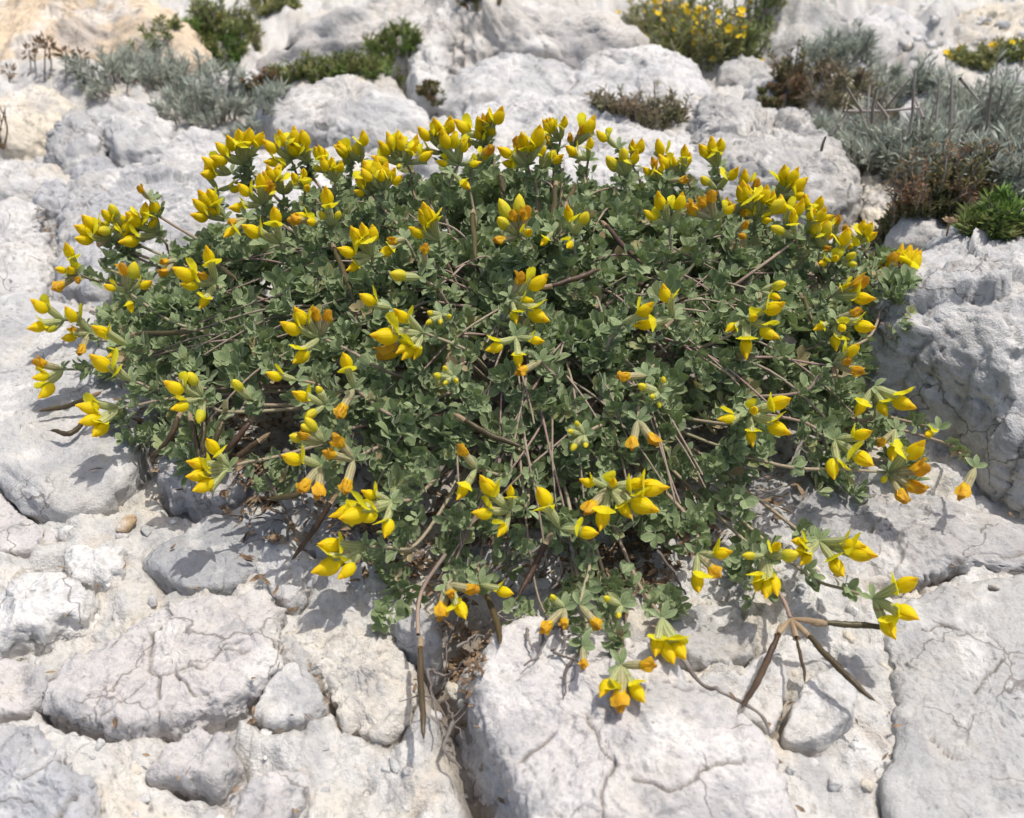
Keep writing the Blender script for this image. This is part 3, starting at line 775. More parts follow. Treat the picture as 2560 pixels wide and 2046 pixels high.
# small stones cemented in the ground
def small_stones():
    meshes = []
    for k in range(10):
        nu, nv = 14, 9
        th = np.linspace(0, 2 * math.pi, nu, endpoint=False); ph = np.linspace(0.02, math.pi - 0.02, nv)
        T, P = np.meshgrid(th, ph, indexing='ij')
        D = np.stack([np.sin(P) * np.cos(T), np.sin(P) * np.sin(T), np.cos(P)], -1).reshape(-1, 3)
        r = 1 + 0.25 * fbm(D + k * 5, 1.1, 2, k)
        pl = _g[k * 9:k * 9 + 9]
        for p in pl: r = np.minimum(r, 0.55 / np.clip(D @ p, 0.05, 9))
        V = D * r[:, None] * np.array([1, 0.8, 0.6])
        me = np_mesh('stone', V, grid_faces(nu, nv, True), False)
        set_tint(me, stone_tint(V * 0.006 + k, [PALE, PINK, LIGHT, WHITE, CREAM, LIGHT][k % 6], 0.4, k))
        meshes.append(me)
    cols = [PALE, PINK, LIGHT, WHITE, CREAM, GREY]
    n = 0; tries = 0
    while n < 150 and tries < 4000:
        tries += 1
        if random.random() < 0.62: px, py = random.uniform(0, 2156), random.uniform(1080, 1760)
        else: px, py = random.uniform(0, 2156), random.uniform(30, 480)
        p = at_z(px * OV, py * OV, 0)
        z = ground_z(p[0], p[1])
        if HM.get((int(math.floor(p[0] / 0.004)), int(math.floor(p[1] / 0.004))), -9) > z - 0.004: continue
        s = random.uniform(0.0018, 0.0055) * (1 + 1.6 * max(0, p[1] - 0.6))
        M = Matrix.Translation((p[0], p[1], z - s * 0.15)) @ Matrix.Rotation(random.uniform(0, 6.28), 4, 'Z') @ Matrix.Rotation(random.uniform(-.4, .4), 4, 'X') @ Matrix.Diagonal((s, s, s, 1))
        link('stone', random.choice(meshes), ROCK, GROUND, M)
        n += 1
    for k in range(140):
        u, v = random.uniform(1900, 2200), random.uniform(-20, 115)
        if v < 20 + (2156 - u) * 0.15: pass
        p = at_z(u * OV, v * OV, -0.03)
        for _ in range(3):
            z = max(ground_z(p[0], p[1]), HM.get((int(math.floor(p[0] / 0.004)), int(math.floor(p[1] / 0.004))), -9))
            p = at_z(u * OV, v * OV, z)
        s = random.uniform(0.004, 0.012)
        M = Matrix.Translation((p[0], p[1], z)) @ Matrix.Rotation(random.uniform(0, 6.28), 4, 'Z') @ Matrix.Rotation(random.uniform(-.4, .4), 4, 'X') @ Matrix.Diagonal((s, s, s, 1))
        link('stone', random.choice(meshes), FARROCK, GROUND, M)
    return meshes
STONE_MESHES = small_stones()

def pebble(u, v, s, color, label, flat=0.7, k=0):
    p = at_z(u * OV, v * OV, 0.004)
    z = surf(p[0], p[1])
    me = STONE_MESHES[k].copy(); me.name = 'pebble'
    for q in me.polygons: q.use_smooth = True
    o = link('pebble', me, ROCK, None, Matrix.Translation((p[0], p[1], z + s * 0.25)) @ Matrix.Rotation(k * 1.1, 4, 'Z') @ Matrix.Diagonal((s, s * 0.75, s * flat, 1)), label=label, category='pebble')
    me.color_attributes.remove(me.color_attributes['tint'])
    nn = len(me.vertices); a = np.empty(nn * 3, np.float32); me.vertices.foreach_get('co', a)
    set_tint(me, stone_tint(a.reshape(-1, 3) * 0.006 + k, color, 0.15, k))
pebble(256, 1098, 0.0085, (0.55, 0.40, 0.24), 'tan orange pebble in the gap beside the large smooth rock', 0.8, 1)
pebble(302, 1098, 0.0055, (0.44, 0.45, 0.44), 'small grey chip next to the tan orange pebble', 0.8, 2)
pebble(357, 1072, 0.0034, (0.78, 0.78, 0.77), 'tiny white disc shaped pebble below the rounded pinkish stone', 0.8, 3)
pebble(650, 1217, 0.0034, (0.45, 0.47, 0.50), 'tiny bluish round pebble by the upright pale chip', 0.9, 4)
pebble(955, 1415, 0.0085, (0.68, 0.62, 0.48), 'cream pebble in the crevice below the stems', 0.8, 5)
pebble(975, 1452, 0.005, (0.62, 0.57, 0.46), 'small cream chip beneath the cream crevice pebble', 0.8, 6)
pebble(1790, 1375, 0.0055, (0.36, 0.365, 0.37), 'dark grey round pebble set in the ground by the pods', 0.7, 7)
pebble(2100, 1228, 0.004, (0.33, 0.29, 0.25), 'brownish chip lying on the shaded slab', 0.6, 8)
# ------------------------------------------------------------------ the flowering plant
def P_(*a): return [(u * OV, v * OV) for u, v in a]
DENSE = P_((215, 620), (300, 520), (420, 480), (560, 440), (700, 405), (860, 375), (1000, 350), (1150, 335), (1300, 330), (1480, 360), (1560, 410), (1700, 480), (1830, 545),
           (1875, 640), (1835, 720), (1800, 800), (1855, 860), (1930, 930), (1900, 1000), (1800, 1010), (1740, 960), (1600, 950), (1560, 1050), (1450, 1120), (1380, 1110), (1300, 1070),
           (1200, 1070), (1100, 1090), (1000, 1060), (900, 1010), (800, 950), (650, 880), (560, 830), (440, 800), (330, 770), (240, 720))
SPARSE = P_((215, 600), (240, 960), (320, 970), (520, 1000), (660, 1100), (770, 1300), (900, 1310), (1080, 1290), (1240, 1410), (1400, 1300), (1480, 1180), (1650, 1250), (1860, 1260),
            (1830, 1080), (1960, 980), (1900, 840), (1880, 600), (1600, 390), (1300, 300), (900, 330), (500, 400))
ROOT = np.array([0.012, 0.50, 0.0])
CX, CY, CA, CBF, CBB, CZ = -0.006, 0.578, 0.272, 0.238, 0.125, 0.113

def dome_r(x, y):
    v = (y - CY) / np.where(y < CY, CBF, CBB)
    return np.sqrt(((x - CX) / CA) ** 2 + v * v)

def canopy(x, y):
    r = dome_r(x, y)
    return np.maximum(CZ * np.clip(1 - np.clip(r, 0, 1) ** 2.1, 0, 1) ** 0.62, 0.014)

def hit(px, py, off):
    """the point of the plant's surface (lifted by off) that shows at a photo pixel; beyond its crest, the nearest point over the crest"""
    r = ray(px, py)
    t = np.linspace(0.25, 1.3, 900)
    P = CAMP + r * t[:, None]
    g = P[:, 2] - canopy(P[:, 0], P[:, 1]) - off
    i = np.argmax(g < 0)
    rr = dome_r(P[:, 0], P[:, 1])
    if g[i] < 0 and (rr[i] < 1.0 or P[i, 1] < 0.60): return P[i]
    m = rr < 0.93
    if m.any():
        j = np.where(m)[0][np.argmin(g[m])]
        return P[j]
    return P[i]

PLANT = link('trefoil_plant', None, None, None, Matrix.Translation(ROOT), category='flowering plant',
             label='low spreading plant with yellow pea flowers and grey green leaves on the pale rock')
def to_plant(M): return Matrix.Translation(-Vector(ROOT)) @ M

# ---- flower pieces (metres, flower points along +X, banner side +Z)
MM = 0.001
def calyx_mesh(name, k, length=9.5, rmax=2.1, flare=1.0, tooth=3.0):
    R = random.Random(k)
    B = Bag()
    ns = 10
    xs = np.array([0, 0.8, 1.8, 3.2, 5.0, 7.0, 8.6, length]) * (length / 9.5)
    rs = np.array([0.55, 0.75, 1.35, 1.8, 2.0, 2.05, 2.0, 2.1 * flare]) * rmax / 2.1
    bend = R.uniform(-0.02, 0.02)
    V = []; U = []
    for s in range(ns):
        a = 2 * math.pi * s / ns
        for i, (x, r) in enumerate(zip(xs, rs)):
            rr = r * (1 + 0.06 * math.cos(5 * a))
            V.append((x, rr * math.cos(a), rr * math.sin(a) * 1.05 + bend * x * x)); U.append((s / ns, i / (len(xs) - 1)))
    B.add(np.array(V) * MM, grid_faces(ns, len(xs), True), U)
    for q in range(5):
        a = 2 * math.pi * (q + 0.5) / 5
        da = 0.30
        rr = rs[-1]
        z0 = bend * xs[-1] ** 2
        T = [(xs[-1] - 0.3, rr * math.cos(a - da), rr * math.sin(a - da) + z0), (xs[-1] - 0.3, rr * math.cos(a + da), rr * math.sin(a + da) + z0),
             (xs[-1] + tooth * R.uniform(0.8, 1.1), rr * 1.15 * flare * math.cos(a), rr * 1.15 * flare * math.sin(a) + z0)]
        B.add(np.array(T) * MM, [[0, 1, 2]], [(q / 5, 0.9), (q / 5 + .05, 0.9), (q / 5, 1)])
    return B.mesh(name)

def wing_mesh(name, k, side, wither=0.0):
    R = random.Random(k * 7)
    n, m = 12, 8
    gap = R.uniform(0.05, 0.5); wmax = R.uniform(2.5, 2.95); up = R.uniform(0.2, 1.0); L = R.uniform(8.6, 9.6)
    V = []; U = []
    for i in range(n):
        s = i / (n - 1)
        x = 10.2 + L * s
        w = wmax * (math.sin(math.pi * min(1, (0.06 + 0.94 * s) ** 0.82)) ** 0.62) if s < 1 else 0.02
        top = 0.7 + 2.2 * math.sin(math.pi * s ** 0.9) ** 0.7 * (1 - 0.25 * s)
        bot = -0.8 - 2.3 * math.sin(math.pi * s ** 0.75) ** 0.8
        cz = up * s * s * 1.2 + 0.2
        if i == n - 1: top = 0.12; bot = -0.12
        for j in range(m):
            f = j / (m - 1)
            ph = math.pi * f
            y = side * (gap * (1 - f) * math.sin(math.pi * s) * 0.7 + w * math.sin(ph) ** 0.75)
            z = cz + (top + bot) / 2 + (top - bot) / 2 * math.cos(ph)
            V.append((x, y, z)); U.append((f, s))
    V = np.array(V)
    if wither:
        d = np.stack([perlin(V * 0.45 + k, 1), perlin(V * 0.45 + k + 9, 2), perlin(V * 0.45 + k + 19, 3)], 1)
        V = V + d * 0.7 * wither
        V[:, 1] *= 0.72; V[:, 0] = 9.4 + (V[:, 0] - 10.2) * 1.0
    F = grid_faces(n, m)
    if side > 0: F = F[:, ::-1]
    return np_mesh(name, V * MM, F, True, U)

def keel_mesh(name, k):
    n, ns = 8, 8
    V = []; U = []
    for s in range(ns):
        a = 2 * math.pi * s / ns
        for i in range(n):
            t = i / (n - 1)
            x = 10 + 10.9 * t
            w = 1.5 * math.sin(math.pi * (0.1 + 0.9 * t)) ** 0.7 if i < n - 1 else 0.03
            h = 2.2 * math.sin(math.pi * (0.1 + 0.9 * t)) ** 0.7 if i < n - 1 else 0.05
            V.append((x, w * math.cos(a), h * math.sin(a) + 0.2 + 1.5 * t ** 2)); U.append((s / ns, t))
    return np_mesh(name, np.array(V) * MM, grid_faces(ns, n, True), True, U)

def banner_mesh(name, k, wither=0.0):
    R = random.Random(k * 13 + 1)
    n, m = 10, 9
    L = R.uniform(8.0, 9.6); W = R.uniform(4.0, 5.0); a0 = math.radians(R.uniform(12, 28)); a1 = math.radians(R.uniform(55, 120)); curl = R.uniform(-0.05, 0.20); fold = R.uniform(-0.5, 0.6)
    if wither: a0 = math.radians(5); a1 = math.radians(R.uniform(0, 50)); W *= 0.75; L *= 1.02; curl = -0.12
    V = []; U = []
    x, z = 9.6, 1.6
    px = x; pz = z
    for i in range(n):
        s = i / (n - 1)
        a = a0 + (a1 - a0) * (s ** 1.2)
        if i: px += math.cos(a) * L / (n - 1); pz += math.sin(a) * L / (n - 1)
        w = W * (0.32 + 0.68 * math.sin(min(1, s / 0.72) * math.pi / 2)) * (math.sqrt(max(0.0, 1 - max(0, (s - 0.62) / 0.40) ** 2)))
        nx, nz = -math.sin(a), math.cos(a)
        for j in range(m):
            f = j / (m - 1) * 2 - 1
            y = f * w
            back = curl * (abs(f) ** 2) * w * (0.6 + 1.2 * s) * 2.2 + fold * abs(f) * w
            notch = 0.5 * (1 - min(1, abs(f) * 4)) * (1 if i == n - 1 else 0)
            V.append((px - back * nx * -1.0 * -1 + nx * back - math.cos(a) * notch, y * (1 - 0.12 * fold), pz + nz * back - math.sin(a) * notch)); U.append((j / (m - 1), s))
    V = np.array(V)
    q = V * 0.35 + k
    V = V + np.stack([perlin(q, 4), perlin(q + 5, 5), perlin(q + 11, 6)], 1) * (0.45 + 0.7 * wither)
    return np_mesh(name, V * MM, grid_faces(n, m), True, U)

def bud_mesh(name, k, x0=8.0, L=6.0, w=1.9):
    n, ns = 8, 8
    V = []; U = []
    for s in range(ns):
        a = 2 * math.pi * s / ns
        for i in range(n):
            t = i / (n - 1)
            r = w * (math.sin(math.pi * (0.28 + 0.72 * t)) ** 0.7) if i < n - 1 else 0.05
            V.append((x0 + L * t, r * math.cos(a), r * 1.2 * math.sin(a) + 0.9 * t * t)); U.append((s / ns, t))
    return np_mesh(name, np.array(V) * MM, grid_faces(ns, n, True), True, U)

NVAR = 7
C_OPEN = [calyx_mesh('flower', k, 11.2, 1.95, 1.0) for k in range(3)]
C_WITH = [calyx_mesh('withered_flower', k + 10, 10.8, 2.1, 1.05) for k in range(3)]
C_BUD = [calyx_mesh('bud', k + 20, 9.0, 1.9, 0.95) for k in range(3)]
C_GREEN = [calyx_mesh('bud', k + 30, 8.5, 2.0, 0.75, 3.6) for k in range(2)]
C_DRY = [calyx_mesh('dry_calyx', k + 40, 9.0, 1.6, 1.25, 4.5) for k in range(2)]
WL = [wing_mesh('wing_petal', k, 1) for k in range(NVAR)]
WR = [wing_mesh('wing_petal', k, -1) for k in range(NVAR)]
KE = [keel_mesh('keel_petal', k) for k in range(1)]
BA = [banner_mesh('banner_petal', k) for k in range(NVAR)]
WWL = [wing_mesh('wing_petal', k + 50, 1, 1.0) for k in range(4)]
WWR = [wing_mesh('wing_petal', k + 50, -1, 1.0) for k in range(4)]
WBA = [banner_mesh('banner_petal', k + 50, 1.0) for k in range(5)]
BUDS = [bud_mesh('petal_tip', k, 7.6, 6.5 + k, 2.3) for k in range(2)]
BUDG = [bud_mesh('petal_tip', k, 7.4, 4.0, 1.6) for k in range(1)]

def axes(X, Zhint):
    X = Vector(X).normalized()
    Z = Vector(Zhint); Z = Z - X * Z.dot(X)
    if Z.length < 1e-4: Z = Vector((0, 0, 1)) - X * X.z
    Z.normalize(); Y = Z.cross(X)
    M = Matrix((X, Y, Z)).transposed().to_4x4()
    return M

def put_flower(J, T, A, typ, scale):
    M = Matrix.Translation(Vector(J)) @ axes(Vector(T) - Vector(J), A) @ Matrix.Rotation(random.gauss(0, 0.45), 4, 'X') @ Matrix.Scale(scale, 4)
    M = to_plant(M)
    I = Matrix.Identity(4)
    if typ == 'o':
        k = random.randrange(NVAR)
        f = link('flower', random.choice(C_OPEN), CALYX, PLANT, M)
        link('wing_petal', WL[k], WING, f); link('wing_petal', WR[k], WING, f)
        link('keel_petal', KE[0], KEEL, f)
        link('banner_petal', random.choice(BA), BANNER, f)
    elif typ == 'w':
        k = random.randrange(4)
        f = link('withered_flower', random.choice(C_WITH), CALYX_PALE, PLANT, M, label='withered orange brown flower')
        link('wing_petal', WWL[k], WITHER, f); link('wing_petal', WWR[k], WITHER, f)
        link('banner_petal', random.choice(WBA), WITHER, f)
    elif typ == 'b':
        f = link('bud', random.choice(C_BUD), CALYX, PLANT, M)
        link('petal_tip', random.choice(BUDS), BUDTIP, f)
    elif typ == 'g':
        f = link('bud', random.choice(C_GREEN), CALYX, PLANT, M)
        link('petal_tip', BUDG[0], BUDTIP, f)
    else:
        f = link('dry_calyx', random.choice(C_DRY), CALYX_DRY, PLANT, M)

# ---- leaves
def leaflet(B, p, d, nrm, L, W, fold, bendv, point=0.5, nu=3, nv=6):
    d = d / np.linalg.norm(d); nrm = nrm - d * (nrm @ d); nrm /= np.linalg.norm(nrm) + 1e-9
    sd = np.cross(nrm, d)
    V = []; U = []
    for i in range(nv):
        s = i / (nv - 1)
        w = W * 0.5 * (math.sin(math.pi * min(1, s ** 1.22)) ** 0.62) if 0 < i < nv - 1 else (W * 0.06 if i == 0 else 0.0)
        for j in range(nu):
            f = j / (nu - 1) * 2 - 1
            q = p + d * (L * s) + sd * (f * w) + nrm * (fold * abs(f) * w - bendv * s * s * L)
            V.append(q); U.append((abs(f), s))
    B.add(np.array(V), grid_faces(nv, nu), U)

def leaf_bag(k, big=1.0):
    R = random.Random(100 + k)
    B = Bag()
    pet = R.uniform(1.5, 3.5) * MM
    x = np.array([1.0, 0, 0]); z = np.array([0, 0, 1.0])
    pv = np.array([[0, -0.3, 0], [0, 0.3, 0], [pet / MM, 0.25, 0.1], [pet / MM, -0.25, 0.1]]) * MM
    B.add(pv, [[0, 1, 2, 3]], [(0.5, 0)] * 4)
    for a in (-58, 0, 58):
        a2 = math.radians(a + R.uniform(-10, 10)); el = math.radians(R.uniform(5, 40))
        d = np.array([math.cos(a2) * math.cos(el), math.sin(a2) * math.cos(el), math.sin(el)])
        leaflet(B, np.array([pet, 0, 0]), d, z + 0.3 * np.array([R.uniform(-1, 1), R.uniform(-1, 1), 0]), R.uniform(7.0, 9.5) * MM * big, R.uniform(4.4, 5.8) * MM * big, R.uniform(0.15, 0.6), R.uniform(-0.12, 0.2))
    for a in (-110, 110):
        a2 = math.radians(a + R.uniform(-15, 15)); el = math.radians(R.uniform(10, 50))
        d = np.array([math.cos(a2) * math.cos(el), math.sin(a2) * math.cos(el), math.sin(el)])
        leaflet(B, np.array([0.2 * MM, 0, 0]), d, z, R.uniform(4.5, 6.5) * MM * big, R.uniform(2.6, 3.6) * MM * big, R.uniform(0.1, 0.5), R.uniform(-0.1, 0.2))
    return B
LEAFB = [leaf_bag(k) for k in range(9)]
for k_, b_ in enumerate(LEAFB):
    for u_ in b_.U: u_[:, 1] = (k_ + 0.5) / 10
LEAFM = [b.mesh('leaf') for b in LEAFB]
def bract_bag(k):
    R = random.Random(300 + k); B = Bag()
    for a in (-75, -10, 60):
        a2 = math.radians(a + R.uniform(-15, 15)); el = math.radians(R.uniform(0, 30))
        d = np.array([math.cos(a2) * math.cos(el), math.sin(a2) * math.cos(el), math.sin(el)])
        leaflet(B, np.zeros(3), d, np.array([0, 0, 1.0]), R.uniform(6.5, 9) * MM, R.uniform(2.8, 3.8) * MM, R.uniform(0.3, 0.7), R.uniform(-0.1, 0.2))
    return B.mesh('bract')
BRACT = [bract_bag(k) for k in range(4)]

# ---- flower heads, measured on the photograph: frame, junction, stalk base, flower tips
FR = dict(T1=(900, 250, 4.308), T2=(1350, 280, 4.308), T3=(1800, 400, 3.59), T4=(50, 450, 4.308), T5=(50, 720, 3.59), T6=(450, 1000, 3.59), T7=(1500, 680, 4.308), T8=(1850, 850, 3.314),
          T9=(1000, 1350, 2.872), TA=(1000, 1050, 4.308), TD=(400, 480, 4.308), G1=(1000, 650, 4.308), G2=(700, 750, 4.308), G3=(1750, 1300, 3.447), G4=(450, 250, 4.308), G5=(1400, 1100, 4.9225),
          O=(0, 0, 1 / OV), C=(0, 600, 1.6844), D=(1280, 600, 1.6844), F=(1280, 1200, 1.6844))
HEADS = """
T4 1480,590 1680,830 1450,200o 1120,370o 1070,700o
T4 1400,215 1520,420 1250,60w
T4 1110,530 1250,700 950,235b 865,330o 820,560b
T4 980,640 1200,780 650,400o 585,650o 760,720c
T4 630,1020 1060,1110 480,670o 370,950w 320,1200w 510,960w 620,1120w
T4 1150,1200 1840,1620 1110,870w 1430,1110o 1260,890b 900,1150w 1210,1440o
T4 480,1510 900,1600 110,1320o 75,1620o 260,1650b
T5 625,400 780,480 390,190w 400,370w 375,470w 520,630w
T5 960,510 1200,560 630,345o 790,640o
T5 1000,835 1290,920 740,650o 610,620o
T5 385,730 720,700 85,655w 125,830w 200,1000w
T5 890,1070 1400,980 515,1085o 660,1350o
T5 1640,980 1900,1130 1285,870o 1500,730b 1370,1110o 1610,1240b
T5 2070,1000 2154,1060 1885,810b
T6 440,610 900,510 50,560o 230,345w 140,840o
T4 2110,1110 2154,1190 1995,700o 1640,990o 1730,1150o 1930,1400o 1900,1000w
T4 1700,860 1850,980 1480,900w 1490,1060w
G4 690,680 820,840 485,390o 770,300o 375,490o 330,640o
G4 560,790 800,980 235,650o 215,810o
G4 1200,650 1350,940 1040,330o 1255,300o 880,460o 905,690o 1030,760o
G4 1370,690 1440,860 1340,320o
G4 1580,780 1800,920 1440,500o 1560,520o 1420,720b
G4 1800,700 1850,800 1690,440o 1950,460b
G4 880,1130 1000,1260 860,780o 610,920o 990,840w 520,1180o
G4 480,1280 700,1420 290,950o 125,1100o 110,1260o 300,1180o
G4 720,1280 850,1380 460,1480w 490,1330w
G4 1070,1540 1170,1700 1015,1140o 655,1370o
G4 1500,1290 1600,1420 1115,1290w 1240,1240o 1380,1330o
G4 1630,1350 1680,1520 1560,920o 1480,1190b 1740,1190b
G4 1340,960 1400,1150 1190,790o 1330,730w 1380,950w
T1 130,1020 460,1410 70,650o 320,690o -50,850o -60,1000o
T1 470,690 740,1090 185,470o 410,340o 640,400o 130,640o 400,740b
T1 1360,420 1440,740 1320,120w 1560,90o 1250,180o 1010,250o
T1 900,530 930,660 610,320o 780,190o 1000,180o
T1 1060,700 880,1200 850,340o 1150,430o 820,680w 1300,690o
T1 1000,790 880,1200 1190,970o
T1 1800,710 1910,1080 1470,510o 1730,340o 1970,280o 1520,680o 1900,400o 1650,380w
T2 360,380 500,880 300,250w 500,130w 610,70o
T2 110,390 250,780 130,60o 60,280w
T2 840,390 900,560 600,230o
T2 920,690 920,900 890,350b 700,490b 1070,420o
T2 1400,600 1340,880 1240,310o 1340,470w
T2 1270,740 1250,850 1100,600o 1200,460w 1330,550o
T2 1550,660 1600,980 1560,340o
T2 1380,740 1340,880 1620,740w
T2 1915,600 1890,810 1700,350o 1960,275o
T2 1400,1220 1400,1600 1240,870o 1560,890o 1120,1090o
T2 1870,1160 1680,1650 1830,810w 1530,1000w 1680,890w 2110,1020w
T2 360,1330 350,1640 280,1000o 540,1060b 300,1480o
T1 2080,1420 2150,1560 1940,1580o
T1 1710,1470 1880,1700 1830,1110w 1620,1160w 1720,1010b 1480,1040b 1450,1260b 1410,1530w 1860,1420o
T1 850,1520 920,1720 720,1140o 620,1180o 520,1400o
G4 2060,1690 2160,1900 1825,1360o 2100,1350o 1690,1620o 1790,1850o
T1 490,1500 600,1720 300,1530w 200,1690o
T1 690,1800 760,1950 710,1520w
C 1770,160 1860,230 1630,145b
T3 310,520 280,790 150,230o 230,230o 450,240o 170,470w 610,370b 460,560o
T3 500,320 440,460 600,45o 790,190o 800,330o
T3 610,620 560,900 520,330o 760,350o
T3 760,660 250,1040 970,440w 840,430o 610,690b
T3 820,720 760,900 980,540o 1040,680o 1010,820w 860,600o
T3 1020,900 900,1100 1170,620o 1040,880o 880,940o
T3 1200,780 1100,980 1310,540o 1420,650o 1150,770w
T3 1060,930 960,1150 1100,760b 1240,830b 1250,940b
T3 1540,1170 1250,1700 1540,800w 1640,740o 1890,760o 1770,800o 1720,750o 1430,940o 1700,1070o 1480,1000b
T3 1010,1220 900,1300 1370,1060w 1190,1110o 1400,1260w 1280,1130o
T3 150,650 200,820 260,560w 220,700w
T3 360,1180 300,1300 620,1100b 550,1250w 350,1290c
T7 1570,490 1200,770 2000,360o 1340,640o 1570,950o 1900,740o
T3 1040,1430 860,1700 830,1530o 1390,1530o 1030,1720o 1300,1350w
T8 770,200 480,470 1000,50w 1060,290w 800,370c 940,180w
T7 800,500 840,760 650,140o 350,590o 640,640c
T7 240,560 40,880 590,360o
T8 75,600 -40,720 430,490o -170,680o 100,890o 410,800o
T8 1110,390 1060,700 950,640o 1440,590o
T8 790,830 520,660 750,1150o 1110,1050o 1100,770w
T8 1230,1100 280,1050 1550,850o 1610,1060w 1550,1280w 1390,1380w 1170,1190b
T8 1290,740 1150,700 1120,900w 1250,1010w
T8 1650,740 1400,680 1530,800o
T8 1950,1060 1680,840 1800,1360w
G3 1030,180 860,100 785,190o 870,400o 1240,500o 1430,250o 1530,330w
G3 560,310 420,220 360,310b 880,310b 490,630o 680,660o 700,200w
G3 1490,680 880,460 1890,510o 1900,850o 1680,1040o
F 780,310 770,180 930,310w 890,420w 780,480w
G5 600,580 640,900 235,510o 1100,520o 1340,600o 880,980o 490,1130o 280,960w 1190,920w
G1 1200,410 1090,700 1340,110w 1600,200o 1240,700o 1590,690o
G1 1250,830 1250,700 940,1000o 1560,890o 1280,1170o
G1 1520,1090 1700,1290 1210,1250w
G1 450,590 610,760 280,570g 560,620g 270,700g 430,700g
G1 570,1260 750,1100 350,1250g 460,1350g 450,1140g 620,1320g
G2 1540,350 2100,590 1210,110o 980,420w 980,680w 1330,660o 1450,650o 1250,590o
C 1650,290 1760,400 1510,240o
G2 430,400 1140,780 0,280o 130,100w 370,40w 560,90w 160,700o
G2 800,950 1300,1280 680,560o 590,1310w
G2 490,1130 780,1050 120,1000o 400,910g 260,1280b
C 1250,590 1420,640 1120,570w
T6 1290,380 1500,250 1120,150b 960,330g 1030,290w 1080,200g
T6 1270,590 1420,500 905,510o 1040,850w 1220,930w
T6 1560,540 1850,400 1350,280w 1250,460w 1460,880w
T6 1900,910 2154,860 1350,1040o 1620,1110o 1860,1240w 1620,830w
T6 1660,1320 2154,1310 1230,1300o 1450,1620o 1200,1580w 1290,1490b
TA 820,530 1200,600 600,240w 610,870o
TA 1190,980 1380,900 840,610o 785,1030o 1070,1270o 1190,690w
TA 1720,1170 1850,1000 1490,710o 2140,1240w
TA 1980,160 2150,60 1790,110g 1830,340g 2010,310g 1880,0g
T9 340,320 400,150 270,610w 590,380w 380,420w 480,570o
T9 580,320 560,180 815,400o
T9 1180,490 1260,300 985,690w 1070,390g 1180,660w
T9 1290,470 1370,100 1460,660w
T9 1590,470 1480,300 1450,410g 1560,570g
T9 1880,560 1680,250 1830,860o 2040,870o
T9 1590,900 1490,470 1420,1120o 1750,1180o 1580,1280w 1870,900w
T9 1310,770 1340,600 1320,950w
D 530,760 560,620 500,900w 620,880w
T7 500,1120 600,1000 140,1130w
T7 640,1300 700,1450 390,1220g 540,1360g 700,1120g 640,1480g
"""
def nat(fr, u, v):
    o = FR[fr]; return o[0] + u / o[2], o[1] + v / o[2]

HEADPOS = []
LEAFY = []
def smooth_path(p, k=4):
    p = p.copy()
    for _ in range(k): p[1:-1] = 0.25 * p[:-2] + 0.5 * p[1:-1] + 0.25 * p[2:]
    return p
LN = 0.0205
def crowd():
    """further heads in the thick of the upper fringe, where the photo shows one behind the other"""
    out = []
    band = [(520, 330), (640, 350), (760, 345), (700, 395), (860, 350), (930, 330), (1010, 305), (1090, 330), (1180, 300), (1240, 330), (1330, 350), (1420, 370), (1500, 395), (1580, 420), (1640, 430), (1700, 460), (1760, 490), (1810, 520), (1680, 510), (1600, 470),
            (600, 410), (800, 400), (560, 440), (1130, 350), (980, 350), (1550, 450), (1730, 530), (470, 410), (300, 480), (230, 520)]
    for u, v in band:
        u += random.uniform(-14, 14); v += random.uniform(-10, 10)
        tips = ''
        a0 = random.uniform(-0.5, 0.5)
        for k in range(random.randrange(2, 5)):
            a = a0 + random.uniform(-1.3, 1.3); L = random.uniform(48, 66)
            tips += ' %d,%d%s' % (u + math.sin(a) * L, v - math.cos(a) * L, random.choice('ooooowb'))
        out.append('O %d,%d %d,%d%s' % (u, v, u + random.uniform(-15, 15), v + 60, tips))
    return out

